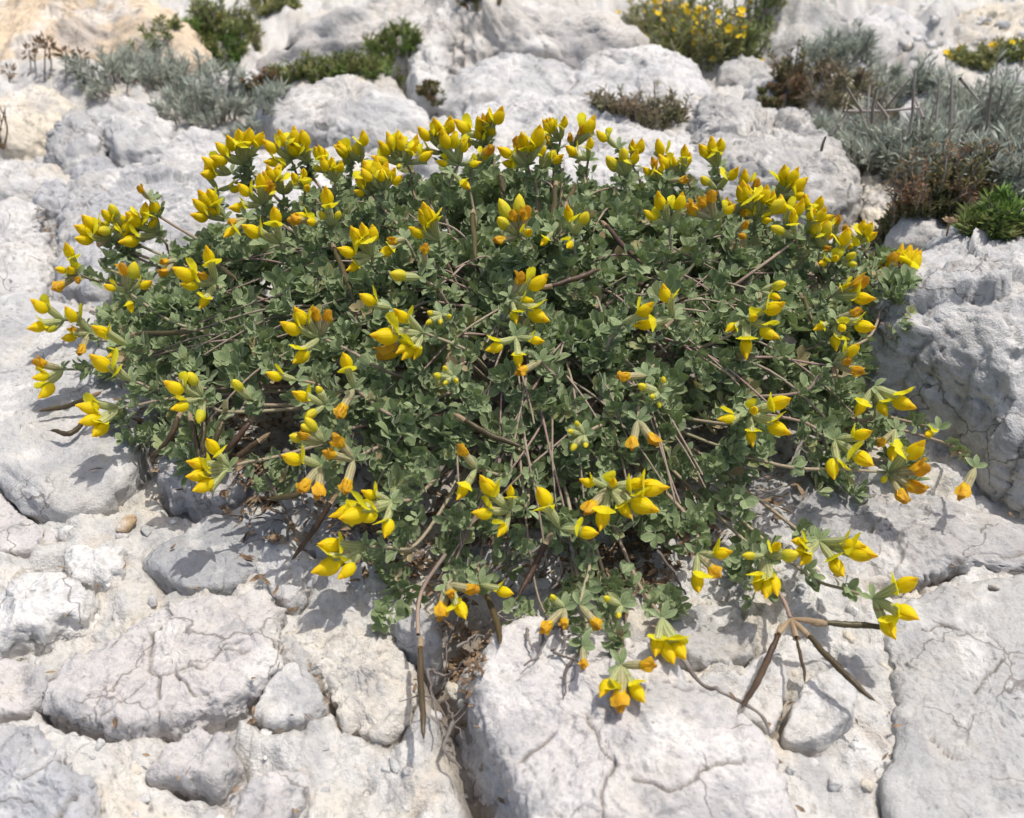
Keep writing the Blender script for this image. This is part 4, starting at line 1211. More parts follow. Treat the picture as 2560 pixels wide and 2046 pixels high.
def add_heads():
    for line in HEADS.strip().split('\n') + crowd():
        w = line.split()
        fr = w[0]
        ju = tuple(float(q) for q in w[1].split(',')); su = tuple(float(q) for q in w[2].split(','))
        J = hit(*nat(fr, *ju), 0.016 + random.uniform(-0.003, 0.006))
        S = hit(*nat(fr, *su), random.uniform(-0.004, 0.002))
        HEADPOS.append(J)
        for fq in (0.35, 0.6, 0.85, 1.0): LEAFY.append((J + (S - J) * fq, J - S))
        # stalk: from the head down to its base and on towards the root, under the leaves
        inner = S + (ROOT - S) * 0.45
        inner[2] = max(canopy(inner[0], inner[1]) * 0.45, 0.008)
        mid = (J + S) / 2 + rng.normal(size=3) * 0.0012
        path = catmull([J, mid, S, inner], 22)
        for p in path: p[2] = max(p[2], surf(p[0], p[1]) + 0.0015)
        path = smooth_path(path, 12)
        V, F, U = tube(path - ROOT, np.linspace(0.00075, 0.00105, 22), 6)
        st = link('flower_stalk', np_mesh('flower_stalk', V, F, True, U), STALK, PLANT)
        out = J - S; out /= np.linalg.norm(out) + 1e-9
        tocam = CAMP - J; tocam /= np.linalg.norm(tocam)
        A = Vector(out * 0.3 + tocam * 0.35 + np.array([0, 0, 0.8])); A.normalize()
        d0 = Vector(-out) + Vector(rng.normal(size=3) * 0.5) + Vector((0, 0, 0.3))
        M = Matrix.Translation(Vector(J - ROOT)) @ axes(Vector((d0 - A * d0.dot(A)).normalized() * 0.7 - Vector(out) * 0.2 + Vector((0, 0, 0.25))), A)
        link('bract', random.choice(BRACT), LEAF, st, M)
        tips = list(w[3:])
        opens = [t for t in tips if t[-1] == 'o']
        if len(opens) >= 2 and random.random() < 0.45:      # a further flower half hidden between two others
            q1 = np.array([float(q) for q in opens[0][:-1].split(',')]); q2 = np.array([float(q) for q in opens[1][:-1].split(',')])
            q3 = (q1 + q2) / 2 * 1.12 - np.array(ju) * 0.12
            tips.append('%d,%do' % (q3[0], q3[1]))
        for t in tips:
            typ = t[-1]
            if typ == 'w' and random.random() < 0.30: typ = 'o'
            tu = tuple(float(q) for q in t[:-1].split(','))
            r = ray(*nat(fr, *tu)); r = r / np.linalg.norm(r)
            tc = (J - CAMP) @ r
            Q = CAMP + r * tc
            dmin = np.linalg.norm(Q - J)
            ln = LN * {'o': 1.0, 'w': 0.98, 'b': 0.78, 'g': 0.62, 'c': 0.66}[typ]
            L = min(max(1.12 * dmin, 0.72 * ln), 1.42 * ln)
            e = math.sqrt(max(0.0, L * L - dmin * dmin))
            T = Q - r * e
            T[2] = max(T[2], surf(T[0], T[1]) + 0.003)
            put_flower(J, T, A, typ, L / (0.0205 if typ in 'ow' else ln / 1.0 if False else {'b': 0.0150, 'g': 0.0118, 'c': 0.0132}[typ]) if typ not in 'ow' else L / 0.0200)
add_heads()

# ---- branching stems that carry the leaves
def add_stems():
    n = 0; tries = 0
    while n < 100 and tries < 4000:
        tries += 1
        u, v = random.uniform(200, 1950), random.uniform(340, 1330)
        px, py = u * OV, v * OV
        if not in_poly(np.array([px]), np.array([py]), SPARSE)[0]: continue
        if not in_poly(np.array([px]), np.array([py]), DENSE)[0] and not (850 < u < 1350 and v > 1040) and random.random() < 0.7: continue
        E = hit(px, py, -0.003)
        if dome_r(E[0], E[1]) > 1.25: continue
        if E[1] < 0.46 and not (850 < u < 1350) and random.random() < 0.55: continue
        b = ROOT + np.array([random.gauss(0, 0.022), random.gauss(0.02, 0.022), 0.0])
        d = E - b
        perp = np.array([-d[1], d[0], 0]); ln = np.linalg.norm(d[:2])
        if ln < 0.06: continue
        amp = random.gauss(0, 0.07)
        pts = []
        m = 12
        dep0 = random.uniform(0.25, 0.55)
        for i in range(m):
            s = i / (m - 1)
            q = b + d * s + perp * amp * math.sin(math.pi * s) + rng.normal(size=3) * np.array([.0006, .0006, 0])
            c = float(canopy(q[0], q[1]))
            q[2] = c * (dep0 + (1.02 - dep0) * min(1, s * 1.35) ** 0.8) - 0.0045 + random.gauss(0, 0.0004)
            q[2] = max(q[2], surf(q[0], q[1]) + 0.002)
            pts.append(q)
        path = smooth_path(catmull(pts, 30))
        V, F, U = tube(path - ROOT, np.linspace(0.0011, 0.0005, 30) * random.uniform(0.8, 1.15), 6)
        link('stem', np_mesh('stem', V, F, True, U), STEM, PLANT)
        n += 1
add_stems()

# ---- leaves spread over the canopy in several layers
def add_leaves():
    """leafy shoots: each a short upright axis with leaves set round it, spread unevenly over the canopy"""
    N = 16000
    X = rng.uniform(-0.30, 0.32, N); Y = rng.uniform(0.30, 0.72, N)
    C = canopy(X, Y)
    XY = np.stack([X, Y, X * 0], 1)
    bump = 0.011 * fbm(XY, 17, 2, 5)
    Z = C + bump * (C > 0.03) - np.minimum(0.030, C * 0.75) * rng.random(N) ** 1.5
    P = np.stack([X, Y, Z], 1)
    u, v, w = project(P)
    dn = in_poly(u, v, DENSE); sp = in_poly(u, v, SPARSE)
    hole = fbm(XY, 24, 2, 15)
    rr = dome_r(X, Y)
    keepp = np.where(dn, np.where(hole < -0.34, 0.12, 0.95), np.where(sp, np.where(hole > -0.08, 0.34, 0.05), 0))
    keepp = keepp * np.where(rr > 1.1, 0.4, 1.0) * np.where(rr > 0.86, 0.6, 1.0)
    idx = np.where(rng.random(N) < keepp)[0][:1600]
    items = []
    for i in idx:
        x, y, z = P[i]
        e = 0.004
        nrm = np.array([-(canopy(x + e, y) - canopy(x - e, y)) / (2 * e), -(canopy(x, y + e) - canopy(x, y - e)) / (2 * e), 1.0])
        ax = nrm / np.linalg.norm(nrm) + np.array([0, -0.15, 0.25]) + rng.normal(size=3) * 0.45
        ax /= np.linalg.norm(ax)
        nl = random.randrange(4, 7); ln = random.uniform(0.007, 0.015)
        a0 = random.uniform(0, 6.28)
        t1 = np.cross(ax, [0.3, 0.5, 0.8]); t1 /= np.linalg.norm(t1); t2 = np.cross(ax, t1)
        ss = random.uniform(0.8, 1.35)
        for k in range(nl):
            f = k / max(1, nl - 1)
            p = P[i] - ax * ln * (1 - f)
            a = a0 + k * 2.4 + random.gauss(0, 0.3)
            rad = t1 * math.cos(a) + t2 * math.sin(a)
            d = rad * (1.15 - 0.55 * f) + ax * (0.15 + 0.75 * f)
            q = p + rad * 0.0015
            q[2] = max(q[2], surf(q[0], q[1]) + 0.004)
            up = ax * 1.0 - rad * (0.5 * f) + rng.normal(size=3) * 0.25
            s = ss * random.uniform(0.8, 1.1) * (1.08 - 0.42 * f)
            items.append(((C[i] - q[2]) / 0.03, w[i], Matrix.Translation(Vector(q)) @ axes(d, up) @ Matrix.Scale(s, 4)))
    # leaves at the base of the flower heads and along the outer stalks
    for J in HEADPOS:
        k = 3 if J[1] < 0.50 or dome_r(J[0], J[1]) > 0.9 else 1
        for _ in range(k):
            q = J + (ROOT - J) * random.uniform(0.05, 0.35) + rng.normal(size=3) * 0.005
            q[2] = max(min(q[2], float(canopy(q[0], q[1])) + 0.003), surf(q[0], q[1]) + 0.004)
            d = rng.normal(size=3) + (J - ROOT) * 6
            items.append((0.3, 1.0, Matrix.Translation(Vector(q)) @ axes(d, np.array([0, -0.2, 1.0]) + rng.normal(size=3) * 0.4) @ Matrix.Scale(random.uniform(0.7, 1.0), 4)))
    for q, ax in LEAFY:
        ax = ax / (np.linalg.norm(ax) + 1e-9)
        for _ in range(2):
            if random.random() < 0.3: continue
            rad = rng.normal(size=3); rad -= (rad @ ax) * ax; rad /= np.linalg.norm(rad)
            p = q + rng.normal(size=3) * 0.0012
            p[2] = max(p[2], surf(p[0], p[1]) + 0.003)
            items.append((0.2, 0.6, Matrix.Translation(Vector(p)) @ axes(rad + ax * 0.6, ax + np.array([0, -0.2, 0.5])) @ Matrix.Scale(random.uniform(0.6, 0.95), 4)))
    order = sorted(range(len(items)), key=lambda i: (items[i][0] > 0.25, items[i][1]))
    B = Bag()
    for rank, i in enumerate(order):
        M = items[i][2]; k = random.randrange(9)
        if rank < 300:
            link('leaf', LEAFM[k], LEAF, PLANT, to_plant(M))
        else:
            b = LEAFB[k]
            V = np.concatenate(b.V); F = np.concatenate(b.F); U = np.concatenate(b.U).copy(); U[:, 1] = random.random()
            m = np.array(M)
            B.add(V @ m[:3, :3].T + m[:3, 3] - ROOT, F, U)
    o = link('foliage', B.mesh('foliage'), LEAF, PLANT, None, kind='stuff')
    return len(items)
NLEAF = add_leaves()

# ---- seed pods
PODS = """
T5 660,960 420,1060 170,1108
T5 620,1150 450,1310 272,1272
T5 1430,1130 1370,1300 1252,1450
T5 1540,1190 1570,1350 1610,1540
T5 1662,1070 1645,1290 1640,1500
T5 1815,1215 1780,1310 1740,1410
T5 2070,1195 1950,1350 1800,1510
T5 2150,1365 2040,1450 1932,1530
T9 142,760 148,1080 165,1410
T6 1370,890 1210,1150 1002,1430
T6 1110,825 960,870 800,892
TA 680,-10 990,170 1300,285
T2 710,1220 880,1420 1100,1640
T2 168,800 155,1000 128,1210
T2 285,985 340,880 385,770
T1 1205,1230 1225,1480 1250,1720
T1 2105,930 2085,1150 2060,1360
T1 1510,830 1530,910 1552,1000
G1 1610,280 1900,200 2154,105
TD 1870,600 1990,900 2085,1190
T9 1060,0 960,200 850,400
T9 620,390 690,600 722,840
T4 1250,1655 1560,1650 1880,1640
TD 590,760 700,850 820,935
T3 755,1230 790,1340 832,1450
T3 1350,885 1355,950 1372,1025
T3 868,955 885,1030 902,1110
G3 680,980 540,1300 350,1710
G3 920,985 1180,1270 1505,1560
G3 1060,885 1330,905 1640,935
G3 830,1010 870,1200 910,1400
"""
def add_pods():
    for line in PODS.strip().split('\n'):
        w = line.split(); fr = w[0]
        pts = []
        for t in w[1:]:
            px, py = nat(fr, *[float(q) for q in t.split(',')])
            q = hit(px, py, 0.004)
            pts.append(q)
        d = pts[2] - pts[0]
        pts = [np.array([q[0], q[1], max(q[2], surf(q[0], q[1]) + 0.003)]) for q in pts]
        path = catmull(pts, 18)
        r = 0.0016 * np.sin(np.linspace(0.25, math.pi - 0.06, 18)) ** 0.35
        if fr == 'G3' and '910,1400' in line: r *= 0.5
        r[-1] = 0.0002; r[0] = 0.0005
        r = r * (1 + 0.10 * np.sin(np.linspace(0, 40, 18)))
        path = path + smooth_path(rng.normal(size=(18, 3)) * 0.0004, 3)
        V, F, U = tube(path - ROOT, r, 8)
        pod = link('seed_pod', np_mesh('seed_pod', V, F, True, U), POD, PLANT, None, label='dark brown ripe seed pod')
        # papery remains of the calyx at its base and the thin beak at its tip
        M = Matrix.Translation(Vector(path[0] - ROOT)) @ axes(path[2] - path[0], (0, 0, 1)) @ Matrix.Translation((-0.006, 0, 0)) @ Matrix.Scale(0.85, 4)
        link('dry_calyx', random.choice(C_DRY), CALYX_DRY, pod, M)
        tip = path[-1]; dd = path[-1] - path[-3]; dd /= np.linalg.norm(dd)
        V, F, U = tube(np.array([tip, tip + dd * 0.0015, tip + dd * 0.0035 + np.array([0, 0, .0004])]) - ROOT, [0.00022, 0.00018, 0.00005], 4)
        link('beak', np_mesh('beak', V, F, True, U), CALYX_DRY, pod)
    # stalk of the splayed foot of pods
    J = hit(*nat('G3', 780, 850), 0.006); S = hit(*nat('G3', 700, 660), 0.0); R2 = hit(*nat('G3', 420, 220), 0.0)
    V, F, U = tube(catmull([J, S, R2], 16) - ROOT, 0.0010, 6)
    st = link('flower_stalk', np_mesh('flower_stalk', V, F, True, U), STEM, PLANT)
    for e in ((680, 980), (920, 985), (1060, 885), (830, 1010)):
        E = hit(*nat('G3', *e), 0.005)
        V, F, U = tube(np.array([J, (J + E) / 2, E]) - ROOT, [0.0006, 0.0014, 0.0013], 7)
        link('dry_calyx', np_mesh('dry_calyx', V, F, True, U), CALYX_DRY, st)
    J = hit(*nat('T9', 130, 680), 0.004); S = hit(*nat('T9', 130, 480), 0.004); R2 = hit(*nat('T9', 180, 320), 0.006); R3 = hit(*nat('T9', 330, 100), 0.006)
    V, F, U = tube(catmull([J, S, R2, R3], 18) - ROOT, 0.0010, 6)
    link('flower_stalk', np_mesh('flower_stalk', V, F, True, U), STEM, PLANT)
add_pods()
# ------------------------------------------------------------------ dry litter and twigs round the plant
def add_litter():
    B = Bag()
    spots = [(1590, 1400, 90, 1.0), (1480, 1390, 80, .6), (1150, 1600, 45, 1.0), (1130, 1500, 40, .8), (650, 1230, 45, 1.0), (560, 1090, 60, .5), (1250, 1340, 120, .6), (960, 1330, 90, .5), (1180, 1750, 35, .7), (1020, 1420, 60, .6), (1750, 1330, 70, .4),
             (115, 560, 14, .8), (105, 540, 10, .8)]
    pts = []
    for x, y, r, k in spots:
        for _ in range(int(r * 2.6 * k)):
            px, py = random.gauss(x, r * 0.6), random.gauss(y, r * 0.5)
            p = at_z(px, py, 0.0); pts.append((p[0], p[1]))
    for c, th, r, R, gr in ROCKS:
        if c[1] > 0.48: continue
        for _ in range(int(160 * R / 0.05)):
            k = random.randrange(len(th))
            if math.sin(th[k]) > 0.35 or random.random() < 0.90: continue
            pts.append((c[0] + math.cos(th[k]) * (r[k] + random.uniform(0, .003)), c[1] + math.sin(th[k]) * (r[k] + random.uniform(0, .003))))
    while len(pts) < 4600:
        x, y = random.uniform(-0.26, 0.26), random.uniform(0.36, 0.68)
        if dome_r(x, y) < 0.92 or random.random() < 0.02: pts.append((x, y))
    for x, y in pts:
        z = surf(x, y) + random.uniform(0.0008, 0.005)
        L = random.uniform(0.003, 0.010) if dome_r(x, y) < 1.05 else random.uniform(0.002, 0.006); W = L * random.uniform(0.12, 0.45)
        a = random.uniform(0, 6.28)
        d = np.array([math.cos(a), math.sin(a), random.uniform(-0.4, 0.4)]); d /= np.linalg.norm(d)
        leaflet(B, np.array([x, y, z]) - d * L / 2, d, np.array([random.gauss(0, .5), random.gauss(0, .5), 1.0]), L, W, random.uniform(-.5, 1.2), random.uniform(-.3, .3), nu=3, nv=4)
    link('leaf_litter', B.mesh('leaf_litter'), LITTER, None, None, kind='stuff', label='dry brown leaf litter caught under the plant and in the crevice', category='litter')
add_litter()

TWIGS = """
T9 600,710 760,630 930,560
T9 905,820 925,900 960,980
T9 1060,700 1025,850 990,1010 890,1090
T9 1150,830 1180,940 1150,1000
T9 1110,720 1180,820 1260,900
T9 1300,960 1180,1140 1180,1300
T9 1090,970 1180,1040 1290,1080
T9 195,940 240,1150 290,1380
T9 190,920 330,970 500,990
T9 330,1150 380,1290 460,1430
T9 380,1330 310,1500 440,1640
T9 600,640 680,560 760,460
T9 630,230 740,180 850,130
T9 1850,80 1960,230 2050,400
T9 350,690 400,600 440,510
T9 1100,60 1010,220 900,330
T9 1230,40 1260,200 1220,330
T9 1130,100 1150,250 1050,420
T9 420,760 540,690 640,690
T6 780,670 870,860 990,1080
T6 1090,860 1130,980 1250,1050
T6 1860,1350 1850,1450 1845,1580
T8 410,1040 470,930 550,770
T8 60,1360 250,1260 430,1190
TA 880,1360 1100,1390 1260,1330
TA 1150,1650 1350,1480 1600,1290
TA 1350,1700 1550,1600 1700,1480
TA 1700,1250 1830,1340 1890,1560
TA 60,1550 230,1430 330,1340
TA 600,1700 760,1560 850,1440
"""
def twig_label(w):
    u = float(w[1].split(',')[0]); v = float(w[1].split(',')[1])
    if w[0] == 'T9' and u > 880 and v > 600: return 'thin grey dry twig hanging over the white top of the big block'
    if w[0] == 'T9' and v > 900: return 'thin grey dry twig in the crevice left of the big block'
    if w[0] == 'T9': return 'thin dry twig among the bare stems above the big block'
    if w[0] == 'T6': return 'thin dry twig on the stones below the left drooping flower heads'
    if w[0] == 'T8': return 'thin pale dry twig over the grey ledge near the boulder'
    return 'thin dark dry twig beneath the hanging stems and white stone'
def add_twigs():
    for i, line in enumerate(TWIGS.strip().split('\n')):
        w = line.split(); pts = []
        for t in w[1:]:
            px, py = nat(w[0], *[float(q) for q in t.split(',')])
            q = hit(px, py, -0.006)
            pts.append(np.array([q[0], q[1], max(q[2], surf(q[0], q[1]) + 0.0025)]))
        path = catmull(pts, 14) + rng.normal(size=(14, 3)) * 0.0004
        for p in path: p[2] = max(p[2], surf(p[0], p[1]) + 0.0006)
        B = Bag()
        B.add(*tube(path - path[0], np.linspace(0.0009, 0.0004, 14) * random.uniform(0.8, 1.3), 5))
        for _ in range(random.randrange(0, 3)):
            k = random.randrange(4, 11); e = path[k] + rng.normal(size=3) * np.array([.009, .009, .003])
            e[2] = max(e[2], surf(e[0], e[1]) + 0.001)
            B.add(*tube(np.array([path[k], (path[k] + e) / 2 + rng.normal(size=3) * .001, e]) - path[0], [0.0005, 0.0004, 0.0002], 4))
        link('dry_twig', B.mesh('dry_twig'), TWIG, None, Matrix.Translation(Vector(path[0])), label=twig_label(w), category='twig', group='dry twigs under the plant')
    pts = []
    for u, v in ((700, 830), (790, 900), (870, 965), (980, 1020), (1040, 1080), (1070, 1135)):
        px, py = nat('F', u, v); q = at_z(px, py, 0.008); pts.append(np.array([q[0], q[1], surf(q[0], q[1]) + 0.0015]))
    path = catmull(pts, 24)
    for p in path: p[2] = max(p[2], surf(p[0], p[1]) + 0.001)
    V, F, U = tube(path - path[0], np.linspace(0.0010, 0.0006, 24) * (1 + 0.2 * np.sin(np.linspace(0, 25, 24))), 6)
    link('dry_root', np_mesh('dry_root', V, F, True, U), TWIG, None, Matrix.Translation(Vector(path[0])), label='long thin brown root lying along the upper edge of the big block', category='root')
add_twigs()

# ------------------------------------------------------------------ vegetation behind
def plain_leaf(name, ca, cb, tip, trans=0.2):
    m, nt, b, out = new_mat(name)
    N = NB(nt)
    sep = N.node('ShaderNodeSeparateXYZ'); N.set(sep.inputs[0], N.node('ShaderNodeUVMap').outputs[0])
    pos = N.node('ShaderNodeNewGeometry').outputs['Position']
    c = N.mix(sep.outputs[0], ca, cb)
    c = N.mix(N.math('MULTIPLY', sep.outputs[1], N.ramp(N.noise(pos, 30, 2), 0.35, 0.65)), c, tip)
    N.set(b.inputs['Base Color'], c); b.inputs['Roughness'].default_value = 0.75
    tr = N.node('ShaderNodeBsdfTranslucent'); N.set(tr.inputs['Color'], c)
    mx = N.node('ShaderNodeMixShader'); mx.inputs[0].default_value = trans
    nt.links.new(b.outputs[0], mx.inputs[1]); nt.links.new(tr.outputs[0], mx.inputs[2]); nt.links.new(mx.outputs[0], out.inputs[0])
    return m
SILVER = plain_leaf('silver_leaf', (0.24, 0.265, 0.21), (0.44, 0.47, 0.395), (0.52, 0.56, 0.46))
CUSHION = plain_leaf('cushion_leaf', (0.08, 0.16, 0.03), (0.20, 0.32, 0.06), (0.26, 0.24, 0.09))
HEATH = plain_leaf('heath_leaf', (0.10, 0.13, 0.04), (0.21, 0.22, 0.08), (0.30, 0.17, 0.10))
SCRUB = plain_leaf('scrub_leaf', (0.14, 0.19, 0.05), (0.27, 0.31, 0.11), (0.34, 0.32, 0.12))
BROWNT = plain_leaf('brown_tuft', (0.16, 0.17, 0.08), (0.29, 0.27, 0.15), (0.28, 0.20, 0.13))
YELLOW = plain_leaf('small_yellow_petal', (0.88, 0.62, 0.01), (0.90, 0.66, 0.01), (0.88, 0.58, 0.01), 0.3)
GTWIG = stem_mat('grey_brown_twig', (0.26, 0.23, 0.20), (0.42, 0.39, 0.35), (0.22, 0.17, 0.14), 60, 0.85)

def blossom_mesh():
    B = Bag()
    for k in range(5):
        a = k * 1.2566
        leaflet(B, np.zeros(3), np.array([math.cos(a), math.sin(a), 0.6]), np.array([0, 0, 1.0]), 0.0055, 0.0045, 0.2, 0.1, nu=3, nv=4)
    return B.mesh('blossom')
BLOSSOM = blossom_mesh()

def base_at(u, v):
    """walk along the line of sight until it meets rock or ground"""
    r = ray(u * OV, v * OV); r = r / r[1]
    y = 0.5
    while y < 3.5:
        p = CAMP + r * y
        if p[2] < surf(p[0], p[1]): break
        y += 0.004
    return np.array([p[0], p[1], surf(p[0], p[1])])

def shrub(u, v, wpx, hpx, kind, label, n=70, flowers=0, cat='shrub', name='shrub', group=None):
    c = base_at(u, v)
    depth = (c - CAMP) @ FW
    mpp = depth * TANH / 1280 * OV
    W = wpx * mpp / 2; H = hpx * mpp * 0.95
    mat, ll, lw, nl, lean, up = {
        'silver': (SILVER, 0.013, 0.0016, 34, 0.6, 0.9), 'cushion': (CUSHION, 0.010, 0.0022, 22, 0.35, 0.8), 'heath': (HEATH, 0.0055, 0.0017, 52, 0.35, 0.6),
        'scrub': (SCRUB, 0.010, 0.0022, 36, 0.5, 0.6), 'brown': (BROWNT, 0.008, 0.0016, 34, 0.45, 0.6)}[kind]
    root = link(name, None, None, None, Matrix.Translation(Vector(c)), label=label, category=cat)
    if group: root['group'] = group
    LB = Bag(); TB = Bag()
    tops = []
    for k in range(n):
        a = random.uniform(0, 6.283); r = math.sqrt(random.random())
        bx = c[0] + math.cos(a) * r * W; by = c[1] + (math.sin(a) * r * 0.55 + 0.40) * W
        bz = surf(bx, by) - 0.003
        h = H * random.choice((random.uniform(0.3, 0.8), random.uniform(0.5, 1.15))) * (1 - 0.45 * r * r)
        d = np.array([math.cos(a) * r * lean + random.gauss(0, 0.22), math.sin(a) * r * lean + random.gauss(0, 0.22), 1.0])
        p0 = np.array([bx, by, bz]); p2 = p0 + d / np.linalg.norm(d) * h * 1.05
        p1 = (p0 + p2) / 2 + rng.normal(size=3) * h * 0.07
        path = catmull([p0, p1, p2], 7)
        TB.add(*tube(path - c, np.linspace(0.0013, 0.0006, 7), 3))
        tops.append(p2)
        hue = random.random()
        t = np.array([random.uniform(0.12 if kind != 'silver' else 0.35, 1.0) for _ in range(nl)])
        Q = np.stack([np.interp(t, np.linspace(0, 1, 7), path[:, i]) for i in range(3)], 1)
        ax = (p2 - p0) / np.linalg.norm(p2 - p0)
        D = rng.normal(size=(nl, 3)); D -= (D @ ax)[:, None] * ax; D /= np.linalg.norm(D, axis=1)[:, None]
        D = D + ax * up * rng.uniform(0.5, 2.0, (nl, 1)); D /= np.linalg.norm(D, axis=1)[:, None]
        S = np.cross(D, rng.normal(size=(nl, 3))); S /= np.linalg.norm(S, axis=1)[:, None]
        L = ll * rng.uniform(0.6, 1.2, (nl, 1)); Wd = lw * rng.uniform(0.7, 1.2, (nl, 1))
        V = np.stack([Q, Q + D * L * 0.5 + S * Wd / 2, Q + D * L, Q + D * L * 0.5 - S * Wd / 2], 1).reshape(-1, 3) - c
        F = np.arange(4 * nl).reshape(-1, 4)
        LB.add(V, F, np.stack([np.full(4 * nl, hue) * 0.7 + rng.random(4 * nl).repeat(1) * 0.3, np.repeat(t, 4)], 1))
    link('twigs', TB.mesh('twigs'), GTWIG, root, None, kind='stuff')
    link('foliage', LB.mesh('foliage', False), mat, root, None, kind='stuff')
    for k in range(flowers):
        p = random.choice(tops) + rng.normal(size=3) * 0.006
        link('blossom', BLOSSOM, YELLOW, root, Matrix.Translation(Vector(p - c)) @ axes(rng.normal(size=3) + np.array([0, -.3, 0]), (0, -0.5, 1)) @ Matrix.Scale(random.uniform(0.7, 1.2), 4))
    return root

shrub(235, 195, 170, 85, 'silver', 'silver grey shrub behind the cream crumbly rock', 36)
shrub(345, 190, 170, 105, 'silver', 'tall silver grey shrub behind the rounded rock crest', 60)
shrub(430, 265, 190, 105, 'silver', 'spreading silver grey shrub right of the rounded rock crest', 60)
shrub(530, 290, 120, 75, 'silver', 'low silver grey shrub beside the low rounded pale boulder', 36)
shrub(460, 148, 105, 45, 'cushion', 'small bright green cushion left of the long green cushion', 90, cat='cushion plant', name='cushion_plant')
shrub(640, 165, 150, 60, 'cushion', 'left end of the long bright green cushion on the ledge', 120, cat='cushion plant', name='cushion_plant')
shrub(745, 158, 130, 45, 'cushion', 'middle of the long bright green cushion on the ledge', 90, cat='cushion plant', name='cushion_plant')
shrub(830, 150, 100, 55, 'cushion', 'right end of the long green cushion beside the blocky rock', 90, cat='cushion plant', name='cushion_plant')
shrub(556, 206, 70, 42, 'heath', 'little dark green tuft between two pale ledges', 40, cat='tuft', name='tuft')
shrub(335, 85, 120, 55, 'scrub', 'low green brown scrub below the orange tinged slope', 70)
shrub(470, 75, 130, 85, 'scrub', 'olive scrub with a few yellow blossoms by the sunlit slab', 80, 5)
shrub(580, 28, 90, 50, 'scrub', 'far olive scrub at the upper edge of the sunlit slab', 50, 2)
shrub(1400, 100, 150, 110, 'scrub', 'broad olive bush dotted with yellow blossoms', 110, 45)
shrub(1500, 128, 190, 140, 'scrub', 'tall olive bush with yellow blossoms at its foot', 140, 45)
shrub(1580, 100, 110, 130, 'cushion', 'vivid green bush beside the shaded boulder', 110, 6)
shrub(1350, 258, 185, 80, 'brown', 'brownish tuft below the pointed dark grey stone', 110, cat='tuft', name='tuft')
shrub(1680, 212, 90, 95, 'heath', 'dark green bush among the pale rocks', 80)
shrub(1640, 228, 90, 35, 'heath', 'low reddish mat at the foot of the dark green bush', 50, cat='tuft', name='tuft')
shrub(1790, 255, 190, 75, 'brown', 'olive brown tuft behind the dry stalks', 100, cat='tuft', name='tuft')
shrub(1800, 170, 200, 70, 'silver', 'pale silvery tussock below the shaded boulder', 90)
shrub(1950, 195, 220, 100, 'silver', 'silver grey shrub below the cream scree slope', 120)
shrub(1800, 330, 170, 70, 'silver', 'silver grey shrub right beside the fissured rock end', 90)
shrub(1930, 400, 240, 170, 'silver', 'large silver grey shrub behind the reddish heath', 190)
shrub(2090, 330, 260, 170, 'silver', 'big silver grey shrub next to the far right stones', 190)
shrub(2170, 420, 220, 170, 'silver', 'silver grey shrub above the dark hollow by the boulder', 130)
shrub(1980, 462, 210, 135, 'heath', 'reddish green heath shrub behind the pale knobbly rock', 190)
shrub(2110, 475, 140, 70, 'cushion', 'fresh green low plant right of the reddish heath', 90, cat='low plant', name='low_plant')
shrub(2090, 140, 150, 45, 'scrub', 'low green scrub with yellow blossoms on the scree', 70, 16)
shrub(905, 228, 45, 34, 'heath', 'tiny green sprig in the gap by the blocky rock', 25, cat='tuft', name='tuft')
shrub(1010, 18, 80, 40, 'heath', 'dark sprig on top of the sunlit slab', 30, cat='tuft', name='tuft')

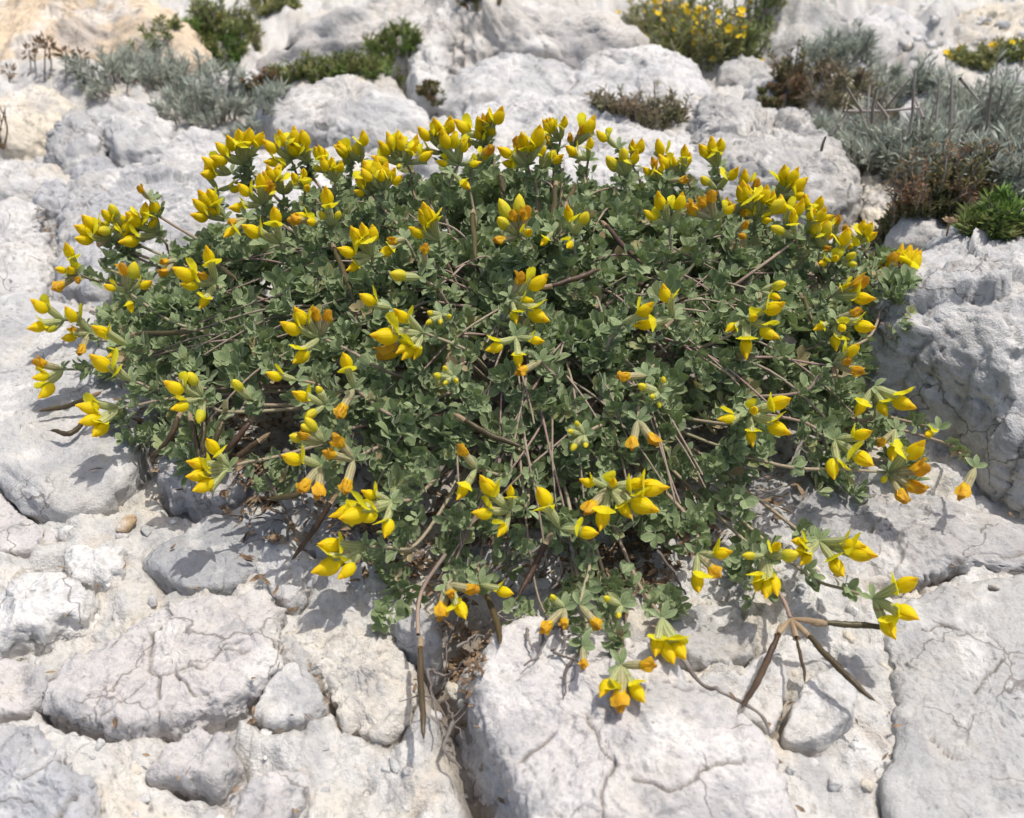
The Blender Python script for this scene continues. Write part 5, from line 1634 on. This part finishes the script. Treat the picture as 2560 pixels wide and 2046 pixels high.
def at_depth(u, v, y):
    r = ray(u * OV, v * OV); return CAMP + r * (y / r[1])
def add_dry_stalks():
    c = base_at(1850, 330)
    root = link('dead_stalks', None, None, None, Matrix.Translation(Vector(c)), label='tangle of grey dead stalks standing over the silver shrubs', category='dead stalks')
    k = 4.2275
    segs = [(330, 330, 980, 300), (720, 280, 930, 20), (520, 100, 500, 420), (1230, 400, 1260, 20), (1380, 400, 1390, 30), (20, 730, 55, 620), (130, 560, 280, 330), (1560, 700, 2156, 980), (1620, 980, 1700, 760),
            (1980, 960, 2156, 790), (1500, 10, 1660, 200), (1880, 260, 1920, 100), (2060, 1400, 2140, 1000), (420, 300, 290, 90), (950, 540, 990, 300), (620, 290, 700, 100), (1760, 520, 1800, 200), (200, 480, 270, 400),
            (550, 420, 590, 130), (1080, 380, 1000, 200), (640, 440, 680, 370), (980, 300, 1000, -60), (1990, 1300, 2150, 1380), (700, 380, 610, 250)]
    for i, (a, b, e, f) in enumerate(segs):
        y = c[1] + random.uniform(-0.20, -0.10) - (0.04 if max(b, f) > 600 else 0)
        p = at_depth((2050 + a / k) / OV, (200 + b / k) / OV, y); q = at_depth((2050 + e / k) / OV, (200 + f / k) / OV, y + random.uniform(-.015, .015))
        p, q = p + (p - q) * 0.12, q + (q - p) * 0.12
        m = (p + q) / 2 + rng.normal(size=3) * 0.0005
        V, F, U = tube(catmull([p, m, q], 9) - c, np.linspace(0.0013, 0.0008, 9) * random.uniform(0.8, 1.3), 5)
        link('stalk', np_mesh('stalk', V, F, True, U), GTWIG, root)
    # withered seed heads by the left silver shrub
    c = base_at(120, 165)
    root = link('dry_seed_heads', None, None, None, Matrix.Translation(Vector(c)), label='brown dry seed heads on thin stalks left of the silver shrubs', category='dry flower')
    for u, v0, v1 in ((78, 165, 95), (95, 170, 90), (102, 168, 105), (140, 170, 112), (172, 172, 118), (60, 165, 110), (20, 175, 150)):
        b = base_at(u, v0); t = at_depth(u + random.uniform(-3, 3), v1, b[1] + 0.01)
        V, F, U = tube(catmull([b, (b + t) / 2 + rng.normal(size=3) * .003, t], 7) - c, 0.0011, 4)
        st = link('stalk', np_mesh('stalk', V, F, True, U), GTWIG, root)
        B = Bag()
        for _ in range(26):
            d = rng.normal(size=3); d /= np.linalg.norm(d)
            leaflet(B, t + d * 0.004 - c, d + np.array([0, 0, .5]), rng.normal(size=3), random.uniform(.005, .010), .003, .3, .1, nu=3, nv=3)
        link('seed_head', B.mesh('seed_head'), LITTER, st)
    # bare twiglet at the left edge
    c = base_at(14, 335)
    root = link('bare_twiglet', None, None, None, Matrix.Translation(Vector(c)), label='bare brown branching twiglet beside the whitish rock', category='twig')
    for k in range(9):
        a = random.uniform(-0.7, 0.7)
        h = random.uniform(0.03, 0.055)
        e = c + np.array([math.sin(a) * h * 0.7, random.gauss(0, 0.008), h * math.cos(a)])
        m = (c + e) / 2 + rng.normal(size=3) * 0.004
        B = Bag(); pth = catmull([c, m, e], 9)
        B.add(*tube(pth - c, np.linspace(0.0011, 0.0005, 9), 5))
        for _ in range(3):
            i = random.randrange(3, 8); d = rng.normal(size=3) * 0.007 + np.array([0, 0, 0.008])
            B.add(*tube(np.array([pth[i], pth[i] + d * .5, pth[i] + d]) - c, [0.0006, .0005, .0004], 4))
        link('branch', B.mesh('branch'), LITTER, root)
    # small withered flower on a pale stalk that stands on the rock behind the boulder
    b = base_at(1992, 500); t = at_depth(1999, 470, b[1])
    root = link('dried_flower', None, None, None, Matrix.Translation(Vector(b)), label='tiny withered brown flower on a pale stalk on the knobbly rock', category='dry flower')
    V, F, U = tube(catmull([b, (b + t) / 2, t], 6) - b, 0.0007, 5)
    link('stalk', np_mesh('stalk', V, F, True, U), CALYX_DRY, root)
    B = Bag()
    for k in range(7):
        a = k * 0.9
        leaflet(B, t - b, np.array([math.cos(a), math.sin(a), 0.25]), np.array([0, 0, 1.0]), 0.006, 0.004, 0.3, -0.2, nu=3, nv=4)
    link('withered_head', B.mesh('withered_head'), LITTER, root)
add_dry_stalks()
